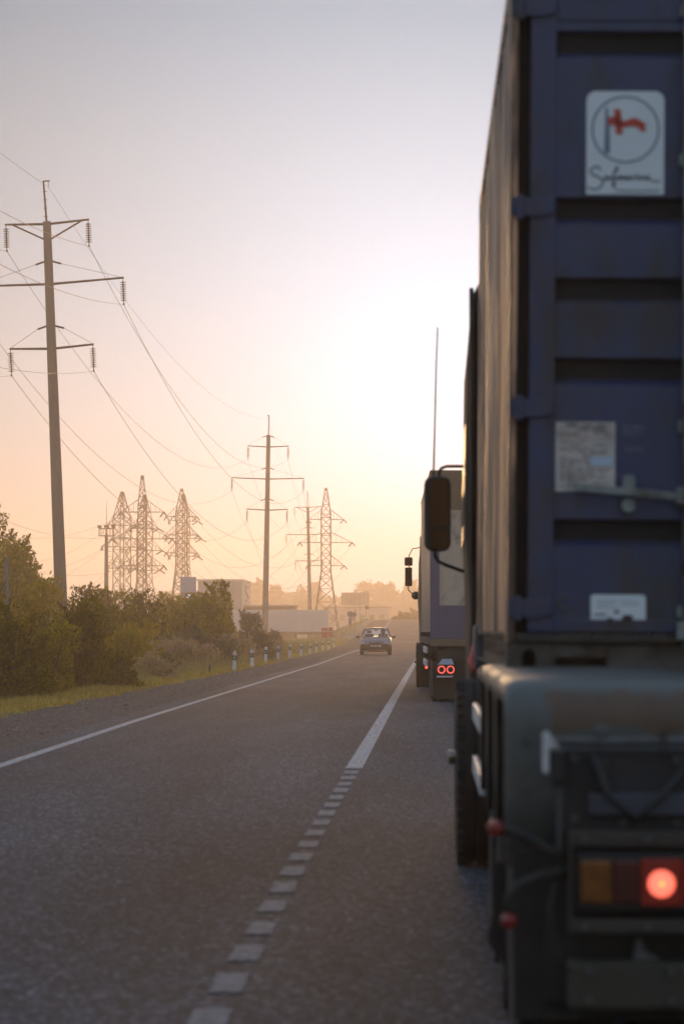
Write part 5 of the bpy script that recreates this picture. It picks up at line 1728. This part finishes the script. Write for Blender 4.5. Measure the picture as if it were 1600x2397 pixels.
D = 290
b = prof(D) - .4
X = PX(819, D)
t = thing('road_sign', 'round road sign with a tall plate below it, seen hazily beyond the marker posts', 'road sign', (X, D, b))
post(t, PZ(1431, D) - b)
MB().lathe([(-.01, .001), (-.01, .30), (.01, .30), (.01, .001)], (0, 0, PZ(1438, D) - b), 'Y', 24).build('disc', M['sign_back'], t)
MB().box(-.17, .17, -.01, .01, PZ(1463, D) - b, PZ(1447, D) - b).build('plate', M['sign_back'], t)
X = PX(828.5, D)
t = thing('road_sign', 'diamond road sign on its own post just right of the round one', 'road sign', (X, D, b))
post(t, PZ(1431, D) - b)
c = PZ(1439, D) - b
MB().poly_prism([(-.02, c - .30), (.30, c), (-.02, c + .30), (-.30, c)], -.01, .01).build('plate', M['sign_back'], t)
D = 440
X = PX(856, D); b = prof(D) - 1.0
t = thing('crossing_sign', 'square pedestrian crossing sign with a yellow-green border under a small signal lamp', 'road sign', (X, D, b))
post(t, PZ(1421, D) - b, .05)
MB().box(-.46, .46, -.02, .0, PZ(1460, D) - b, PZ(1445, D) - b).build('border', M['sign_lime'], t)
p_ = MB().box(-.31, .31, -.03, -.021, PZ(1457.5, D) - b, PZ(1447.5, D) - b).build('panel', M['sign_blue'], t)
c = PZ(1452.5, D) - b
MB().poly_prism([(-.24, c - .24), (.24, c - .24), (0, c + .22)], -.036, -.031).build('triangle', M['white_paint'], p_)
q = MB().cyl((0, -.045, c + .08), (0, -.037, c + .08), .04, n=8); q.ribbon([(0, c + .04), (0, c - .08), (-.08, c - .2)], .035, -.04); q.ribbon([(0, c - .08), (.08, c - .2)], .035, -.04)
q.build('walking_figure', M['black'], p_)
MB().box(-.14, .42, -.14, .12, PZ(1426, D) - b, PZ(1418, D) - b).build('signal_lamp', M['black'], t, bevel=.03)
D = 250
b = prof(D) - .5
X = PX(759.5, D)
t = thing('arrow_sign', 'red roadside board with a white left-pointing arrow at the end of the parked trailer', 'road sign', (X, D, b))
post(t, PZ(1469, D) - b, .03, -.2); post(t, PZ(1469, D) - b, .03, .2)
p_ = MB().box(-.26, .26, -.01, .01, PZ(1492, D) - b, PZ(1470, D) - b).build('board', M['sign_red'], t)
c = PZ(1478, D) - b
MB().ribbon([(-.10, c + .09), (-.17, c), (-.10, c - .09)], .05, -.016).ribbon([(-.17, c), (.18, c)], .06, -.016).build('arrow', M['white_paint'], p_)
X = PX(773.5, D + 3)
t = thing('arrow_sign', 'narrow red board with a short white bar just right of the arrow board', 'road sign', (X, D + 3, b))
post(t, PZ(1469, D) - b, .03)
p_ = MB().box(-.18, .18, -.01, .01, PZ(1492, D) - b, PZ(1468, D) - b).build('board', M['sign_red'], t)
MB().ribbon([(-.10, c), (.10, c)], .06, -.016).build('arrow', M['white_paint'], p_)

D = 650
X = PX(831, D); b = zg(X, D)
t = thing('billboard', 'large blank roadside billboard on one column, fading into the haze', 'billboard', (X, D, b))
MB().cyl((0, 0, 0), (0, 0, PZ(1417, D) - b), .25, n=10).build('column', M['billboard'], t)
MB().box(-3.0, 3.0, -.2, .2, PZ(1417, D) - b, PZ(1387, D) - b).build('board', M['billboard'], t, bevel=.03)
for i in range(7):
    MB().box(-2.9 + i * .95, -2.82 + i * .95, -.26, -.2, PZ(1416, D) - b, PZ(1388, D) - b).build('rib', M['lattice'], t)

D = 300
X = PX(440, D)
t = thing('price_sign', 'tall grey price sign with lit white figures behind the leafy bush', 'sign', (X, D, 0))
MB().box(-.8, .8, -.15, .15, 0, PZ(1387, D)).build('pylon_base', M['billboard'], t, bevel=.02)
MB().box(-.8, .8, -.16, .16, PZ(1387, D) + .002, PZ(1350, D)).build('head_panel', M['stele_grey'], t, bevel=.02)
for py, xs in ((1393, (-.05, .14, .33, .52)), (1400, (-.05, .14, .38, .52)), (1406, (.1, .5))):
    for x in xs:
        z0 = PZ(py, D)
        g = MB()
        g.ribbon([(x - .05, z0 + .09), (x + .05, z0 + .09), (x + .05, z0), (x - .05, z0), (x - .05, z0 - .09), (x + .05, z0 - .09)], .028, -.17)
        g.build('lit_figure', M['led_white'], t)

# ------------------------------------------------------------------ buildings and parked vehicles far off
t = thing('warehouse', 'large pale flat-roofed store with lettering on its sunlit end wall', 'building', (PX(565, 450), 450, 0))
x1, zt_ = 0.0, PZ(1360, 450)
MB().box(-6.6, 0, 0, 22, 0, zt_).build('wall', M['building_grey'], t)
MB().box(-6.8, .15, -.15, 22.15, zt_ + .003, zt_ + .28).build('roof_edge', M['building_white'], t)
for i in range(3):
    MB().box(-6.6 + i * 2 + .9, -6.6 + i * 2 + 1.0, -.06, -.003, .3, zt_ - .1).build('panel_joint', M['building_white'], t)
MB().box(.003, .10, 0.1, 21.9, .2, zt_ - .1).build('sunlit_end', M['building_white'], t)  # end wall coloured lighter for sunlight, long wall greyer for shade
# emblem and row of letters on the end wall (local +x face)
def wall_strokes(strokes, w):
    q = MB()
    for s_ in strokes:
        for a, b_ in zip(s_[:-1], s_[1:]):
            q.cyl((.12, a[0], a[1]), (.12, b_[0], b_[1]), w, n=5)
    return q
wall_strokes([[(13, 7.9), (8, 8.1), (7, 7.2), (12, 6.9), (13.5, 6.2), (8, 5.9)]], .22).build('emblem', M['sign_red'], t)
wall_strokes([[(3, 4.1), (3, 5.2)], [(3, 4.6), (6, 5.2)], [(8, 4.1), (8, 5.2), (10.5, 5.0), (8, 4.6)], [(12.5, 4.1), (14, 5.2), (15.5, 4.1)], [(17.5, 5.2), (17.5, 4.1), (20, 4.1)]], .16).build('lettering', M['sign_red'], t)

D = 378
xL, xR = PX(540, D), PX(768, D)
t = thing('semi_trailer', 'long plain white box trailer parked side-on behind the middle pole', 'trailer', (xL, D, 0))
ln = xR - xL
MB().box(0, ln, 0, 2.5, PZ(1479, D), PZ(1430, D)).build('box', M['white_sheet'], t, bevel=.03)
MB().box(0, ln, .02, 2.48, PZ(1430, D) + .003, PZ(1430, D) + .12).build('roof_rim', M['building_white'], t, bevel=.03)
for i in range(12):
    xx = ln * (i + .5) / 12
    MB().box(xx - .02, xx + .02, -.02, -.003, PZ(1478, D), PZ(1431, D)).build('panel_seam', M['building_white'], t)
MB().box(.3, ln - .3, .8, 1.7, .75, PZ(1479, D) - .003).build('chassis', M['grime'], t)
for xx in (1.2, 2.5, 3.8):
    for yy in (0.05, 2.2):
        MB().lathe([(0, .001), (0, .5), (.26, .5), (.26, .001)], (xx, yy, .5), 'Y', 20).build('wheel', M['tyre'], t)
MB().box(ln - 2.6, ln - 2.4, .3, .5, .1, PZ(1479, D)).build('landing_leg', M['grime'], t)
MB().box(ln - 1.6, ln - .1, .2, 2.3, .55, 1.1).build('pallet_box', M['grime'], t)

D = 420
t = thing('shed', 'low flat-roofed shed with a pale roof edge above the parked white trailer', 'shed', (PX(572, D), D, 0))
w = PX(690, D) - PX(572, D)
MB().box(0, w, 0, 6, 0, PZ(1421, D)).build('wall', M['grime'], t)
MB().box(-.2, w + .2, -.3, 6.2, PZ(1421, D) + .003, PZ(1417, D)).build('roof', M['canvas_brown'], t)
for px in (630, 668):
    xx = PX(px, D) - PX(572, D)
    MB().box(xx - .35, xx + .35, 1, 2, PZ(1417, D) + .003, PZ(1414, D)).build('roof_vent', M['building_white'], t, bevel=.05)

t = thing('building', 'long low building beyond the signs, almost lost in the haze', 'building', (PX(762, 700), 700, zg(-20, 700)))
w = PX(911, 700) - PX(762, 700)
hh = PZ(1423, 700) - zg(-20, 700)
MB().box(0, w, 0, 14, 0, hh).build('wall', M['building_grey'], t)
MB().box(-.2, w + .2, -.3, 14.2, hh + .003, hh + .3).build('roof', M['grime'], t)
for i in range(6):
    MB().box(1 + i * 2.3, 2.2 + i * 2.3, -.05, -.003, 1.2, 2.6).build('window', M['dark_glass'], t)

# lamp post between
t = thing('lamp_post', 'thin street lamp post beside the farther road signs', 'lamp post', (PX(842, 520), 520, 1.0))
MB().cyl((0, 0, -.5), (0, 0, 6.5), .09, .05, n=8).build('column', M['sign_back'], t)
MB().tube([(0, 0, 6.4), (.3, 0, 6.9), (1.0, 0, 7.05)], .04, 6).build('arm', M['sign_back'], t)
MB().box(.8, 1.4, -.12, .12, 7.0, 7.12).build('lamp_head', M['sign_back'], t, bevel=.03)

# ------------------------------------------------------------------ bushes and trees on the left
BG = 'roadside bushes on the left'
B_ = [
    # name, label, px, D, half width m, top py, material, leaves, leaf size, tall
    ('tree', 'tall sparse tree rising at the left edge of the picture', -25, 118, 1.9, 1205, 'leaf_mid', 7500, .075, True),
    ('tree', 'rounded tree crown below the tall sparse one at the left edge', 40, 112, 1.35, 1285, 'leaf_mid', 7000, .07, True),
    ('bush', 'pointed bush just left of the nearest concrete pole', 108, 125, 1.1, 1335, 'leaf_mid', 4500, .07, False),
    ('bush', 'spiky topped bush just right of the nearest concrete pole', 200, 122, 1.15, 1362, 'leaf_dark', 5200, .07, False),
    ('bush', 'broad bush under the floodlight mast', 262, 128, 1.2, 1368, 'leaf_mid', 5200, .07, False),
    ('bush', 'broad bush under the tallest lattice pylon', 330, 130, 1.2, 1368, 'leaf_dark', 5200, .07, False),
    ('bush', 'bush between the tallest pylon and the price sign', 392, 134, 1.0, 1385, 'leaf_mid', 4500, .07, False),
    ('bush', 'big windswept leafy bush in front of the warehouse and the price sign', 488, 124, 1.6, 1376, 'leaf_mid', 10500, .075, False),
    ('bush', 'pale ragged bush hiding the foot of the middle concrete pole', 588, 146, .9, 1438, 'leaf_dry2', 4200, .06, False),
    ('bush', 'low pale bush at the left end of the parked trailer', 640, 160, .6, 1478, 'leaf_dry2', 2200, .05, False),
    ('bush', 'nearest dark bush filling the lower left corner of the hedge', 15, 56, 1.25, 1425, 'leaf_dark', 9000, .042, False),
    ('bush', 'dark bush in front of the foot of the nearest concrete pole', 165, 64, 1.15, 1412, 'leaf_dark', 9000, .042, False),
    ('bush', 'olive bush overhanging the grass strip between two darker ones', 95, 60, .9, 1480, 'leaf_mid', 6500, .042, False),
    ('bush', 'yellowish bush behind the nearest dark one', 60, 84, 1.3, 1385, 'leaf_mid', 6500, .055, False),
    ('bush', 'dark bush behind the wooden pole at the left edge', -10, 92, 1.4, 1345, 'leaf_dark', 6500, .055, False),
    ('bush', 'dark middle bush right of the nearest concrete pole', 232, 90, 1.2, 1412, 'leaf_dark', 6500, .055, False),
    ('bush', 'dark round bush where the hedge starts to thin', 285, 80, .9, 1480, 'leaf_mid', 6500, .05, False),
    ('bush', 'dark bush below the tallest lattice pylon', 330, 100, 1.2, 1420, 'leaf_dark', 6500, .055, False),
    ('bush', 'mid green bush in front of the windswept one', 425, 122, 1.2, 1415, 'leaf_mid', 6000, .06, False),
    ('bush', 'dark lower half bush under the windswept crown', 500, 130, 1.2, 1415, 'leaf_mid', 5500, .06, False),
    ('bush', 'small round olive bush at the hedge front', 345, 84, .62, 1500, 'leaf_mid', 4200, .045, False),
    ('bush', 'low shaggy grey bush among the dry grass', 452, 106, 1.0, 1478, 'leaf_olive', 5000, .05, False),
    ('bush', 'reddish dry weeds on the bank right of the hedge', 392, 94, 1.05, 1492, 'leaf_dry', 6000, .045, False),
    ('bush', 'small grey-green shrub in the dry grass near the first marker post', 497, 104, .55, 1498, 'leaf_olive', 3200, .045, False),
    ('bush', 'rusty brown weeds beside the first marker post', 530, 122, .7, 1492, 'leaf_dry', 3600, .05, False),
    ('bush', 'tawny weed clump behind the second and third marker posts', 598, 150, .9, 1505, 'leaf_dry', 3200, .05, False),
    ('bush', 'low green bush hugging the grass strip left of the stake', 255, 66, .75, 1530, 'leaf_dark', 5200, .042, False),
    ('bush', 'ginger weed clump leaning out of the hedge foot, left of the stake', 352, 88, 0.70, 1508, 'leaf_dry', 4200, .045, False),
    ('bush', 'grey-olive shrub among dry weeds under the windswept bush', 395, 98, 0.80, 1490, 'leaf_olive', 4200, .045, False),
    ('bush', 'straw coloured weed clump behind the wooden stake', 430, 92, 0.70, 1512, 'leaf_dry', 4200, .045, False),
    ('bush', 'tawny scrub right of the wooden stake, on the bank', 470, 98, 0.80, 1500, 'leaf_dry', 4200, .045, False),
    ('bush', 'dusty grey scrub just left of the first marker post', 515, 106, 0.80, 1492, 'leaf_dry2', 4200, .045, False),
    ('bush', 'reddish scrub between the windswept bush and the marker posts', 560, 118, 0.80, 1490, 'leaf_dry', 4200, .045, False),
    ('bush', 'dusty scrub at the left end of the white trailer, above the third marker post', 610, 128, 0.80, 1488, 'leaf_dry2', 4200, .045, False),
    ('bush', 'small olive shrub at the foot of the hedge near the grass strip', 375, 84, 0.60, 1528, 'leaf_olive', 4200, .045, False),
    ('bush', 'last tawny scrub clump on the bank, above the fourth marker post', 640, 138, 0.70, 1500, 'leaf_dry', 4200, .045, False),
    ('bush', 'dark filler bush between the pole foot bush and the yellowish one', 118, 76, 1.15, 1432, 'leaf_dark', 7000, .045, False),
    ('bush', 'dark bush in the hedge right below the floodlight mast', 262, 98, 1.15, 1425, 'leaf_dark', 7000, .05, False),
    ('bush', 'mid hedge bush between the tallest pylon and the ginger weeds', 318, 92, .95, 1462, 'leaf_mid', 6000, .05, False),
    ('bush', 'low dry bush on the bank between the stake and the hedge', 352, 76, .7, 1535, 'leaf_dry', 4200, .042, False),
]
M['leaf_dry2'] = leafmat('leaf_dusty', (0.16, 0.125, 0.05), (0.22, 0.165, 0.075), (0.30, 0.22, 0.11))
for i, (nm, lb, px, Db, hw_, py, mn, nl, ls, tall) in enumerate(B_):
    X = PX(px, Db)
    zb = zg(X, Db) - .15
    bush(nm, lb, nm, X, Db, hw_, PZ(py, Db) - zb, mn, nl, 100 + i, leaf=ls, group=BG, tall=tall, zb=zb, sprays=22 if tall else 16, nclump=14 if tall else 11)


# dark hedge beside the far crest of the road
for i, (px, Db, hw_, py) in enumerate(((945, 470, 1.7, 1437), (972, 480, 1.9, 1433), (1000, 490, 2.0, 1430), (925, 465, 1.0, 1444))):
    X = PX(px, Db)
    zb = prof(Db) - .4
    lbs = ['dark round bush by the road crest, second from the left of four', 'dark bush by the road crest beside the second truck', 'dark bush by the road crest hidden behind the second truck', 'smallest dark bush by the road crest, nearest to the oncoming car']
    bush('bush', lbs[i], 'bush', X, Db, hw_, PZ(py, Db) - zb, 'leaf_dark', 1500, 300 + i, leaf=.16, group='bushes by the far road crest', zb=zb, sprays=4)

# lone trees standing out of the far wood
for i, (px, Db, hw_, py, lb) in enumerate((
        (604, 980, 4.6, 1368, 'round topped tree of the far wood beside the warehouse end wall'),
        (650, 1000, 3.9, 1376, 'small umbrella shaped tree of the far wood just right of the middle pole'),
        (703, 1010, 4.1, 1374, 'round tree of the far wood just left of the farthest pole'),
        (738, 1010, 4.4, 1372, 'round tree of the far wood between the farthest pole and the lone pylon'),
        (850, 1040, 7.5, 1368, 'broad dome shaped tree of the far wood above the billboard'),
        (893, 1040, 5.3, 1369, 'tall loose tree of the far wood above the oncoming car'),
        (914, 1045, 3.9, 1374, 'small gappy tree of the far wood near the second truck'),
        (960, 1040, 6.3, 1373, 'wide tree of the far wood touching the second truck'))):
    X = PX(px, Db)
    zb = zg(X, Db)
    bush('tree', lb, 'tree', X, Db, hw_, PZ(py, Db) - zb, 'leaf_far', 1700, 400 + i, leaf=.5, group='trees standing out of the far wood', tall=True, zb=zb, sprays=5, nclump=8)


def far_wood():
    rng = np.random.default_rng(5)
    cl = []
    for i in range(230):
        px = rng.uniform(380, 1500); Dd = rng.uniform(1060, 1160)
        X = PX(px, Dd)
        top = PZ(1392 - 6 * math.sin(px * .021) - rng.uniform(0, 8) + (0 if px > 780 else 4), Dd)
        r = rng.uniform(3.2, 6.2)
        cl.append((X, Dd, top - r * .8, r, r, r * .8)); cl.append((X + rng.normal(0, 1.5), Dd, top - r * 2.0, r * 1.2, r, r)); cl.append((X, Dd, 4.5, r * 1.3, r, 4.2))
    C, U, V = leaf_cloud(rng, 60000, cl, .70, .3, .6)
    o = bpy.data.objects.new('distant_wood', quads_mesh('distant_wood', C, U, V, M['leaf_far'])); col.objects.link(o)
    o['kind'] = 'stuff'
    # low scrub across the left fields, beyond the hedge
    cl = []
    for i in range(160):
        Dd = rng.uniform(170, 420); X = rng.uniform(-60, -17) if Dd < 300 else rng.uniform(-90, -30)
        r = rng.uniform(.5, 1.3)
        cl.append((X, Dd, zg(X, Dd) + r * .4, r, r, r * .6))
    C, U, V = leaf_cloud(rng, 16000, cl, .13, .5, .5)
    o = bpy.data.objects.new('scrub', quads_mesh('scrub', C, U, V, M['leaf_olive'])); col.objects.link(o)
    o['kind'] = 'stuff'


far_wood()


def grass_patch(name, n, yr, xa, xb, h, m, seed, power=1.0, w=.006):
    rng = np.random.default_rng(seed)
    u = rng.uniform(0, 1, n) ** power
    Y = yr[0] + (yr[1] - yr[0]) * u
    g = np.array([interp(GRASS, y) for y in Y])
    X = g + rng.uniform(xa, xb, n) + .07 * np.sin(Y * 3.1) + .12 * np.sin(Y * .9) + .05 * np.sin(Y * 7.7)
    Z = np.array([zg(a, b) for a, b in zip(X, Y)]) - .01
    C = np.stack([X, Y, Z], 1)
    # tufts: height varies with a slow noise
    tuft = .45 + .9 * np.abs(np.sin(X * 5.1 + Y * 1.7) * np.sin(Y * 2.3 + X * 3.0)) + .25 * np.sin(Y * .55 + X)
    hh = h * rng.uniform(.5, 1.3, n) * tuft
    d = rng.normal(0, .35, (n, 3)); d[:, 2] = 1; d /= np.linalg.norm(d, axis=1)[:, None]
    a = rng.uniform(0, math.pi, n)
    U = np.stack([np.cos(a), np.sin(a) * .4, np.zeros(n)], 1) * (w * (1 + Y / 90))[:, None]
    me = quads_mesh(name, C, U, d * (hh * .5)[:, None], M[m], tri=True)
    o = bpy.data.objects.new(name, me); col.objects.link(o); o['kind'] = 'stuff'


grass_patch('grass', 40000, (34, 120), -1.0, .10, .09, 'grass', 11, 1.2)
grass_patch('dry_grass', 9000, (40, 130), -1.6, .05, .16, 'grass_dry', 17, 1.1, w=.005)
grass_patch('grass', 26000, (100, 270), -6.0, .10, .12, 'grass', 12, 1.1)
grass_patch('dry_grass', 34000, (66, 200), -7.0, -.7, .55, 'grass_dry', 13, 1.1, w=.007)
grass_patch('dry_grass', 14000, (180, 430), -22.0, -1.0, .30, 'grass_dry', 14, 1.0, w=.010)


def stones():
    rng = np.random.default_rng(21)
    q = MB()
    for i in range(5200):
        Y = 24 + 110 * rng.uniform() ** 1.6
        g = interp(GRASS, Y) - .1; e = interp(EDGE, Y) - .45
        u = rng.uniform()
        X = g + (e - g) * u
        s = rng.uniform(.008, .020) * (1 + 1.0 * (rng.uniform() > .97))
        z = prof(Y) - .03 + .02 * u
        vs = [(X + s * rng.uniform(.7, 1.3), Y, z), (X, Y + s, z), (X - s * rng.uniform(.7, 1.2), Y, z), (X, Y - s, z), (X + s * .2, Y, z + s * rng.uniform(.6, 1.1))]
        q.add(vs, [(0, 1, 4), (1, 2, 4), (2, 3, 4), (3, 0, 4)])
    o = q.build('gravel', M['stone'], fix=False); o['kind'] = 'stuff'


M['stone'] = leafmat('stone', (0.05, 0.042, 0.038), (0.11, 0.095, 0.085), (0.28, 0.24, 0.21), 0.0)
stones()

# ------------------------------------------------------------------ haze
hz = MB().box(-1320, 1320, -64, 1245, -3.2, 36.0)
m = bpy.data.materials.new('haze'); m.use_nodes = True
m.node_tree.nodes.clear()
ho = m.node_tree.nodes.new('ShaderNodeOutputMaterial'); pv = m.node_tree.nodes.new('ShaderNodeVolumePrincipled')
pv.inputs['Color'].default_value = HAZE_COLOR
pv.inputs['Density'].default_value = HAZE_DENSITY
pv.inputs['Anisotropy'].default_value = HAZE_ANISO
m.node_tree.links.new(pv.outputs[0], ho.inputs['Volume'])
o = hz.build('haze', m); o['kind'] = 'stuff'
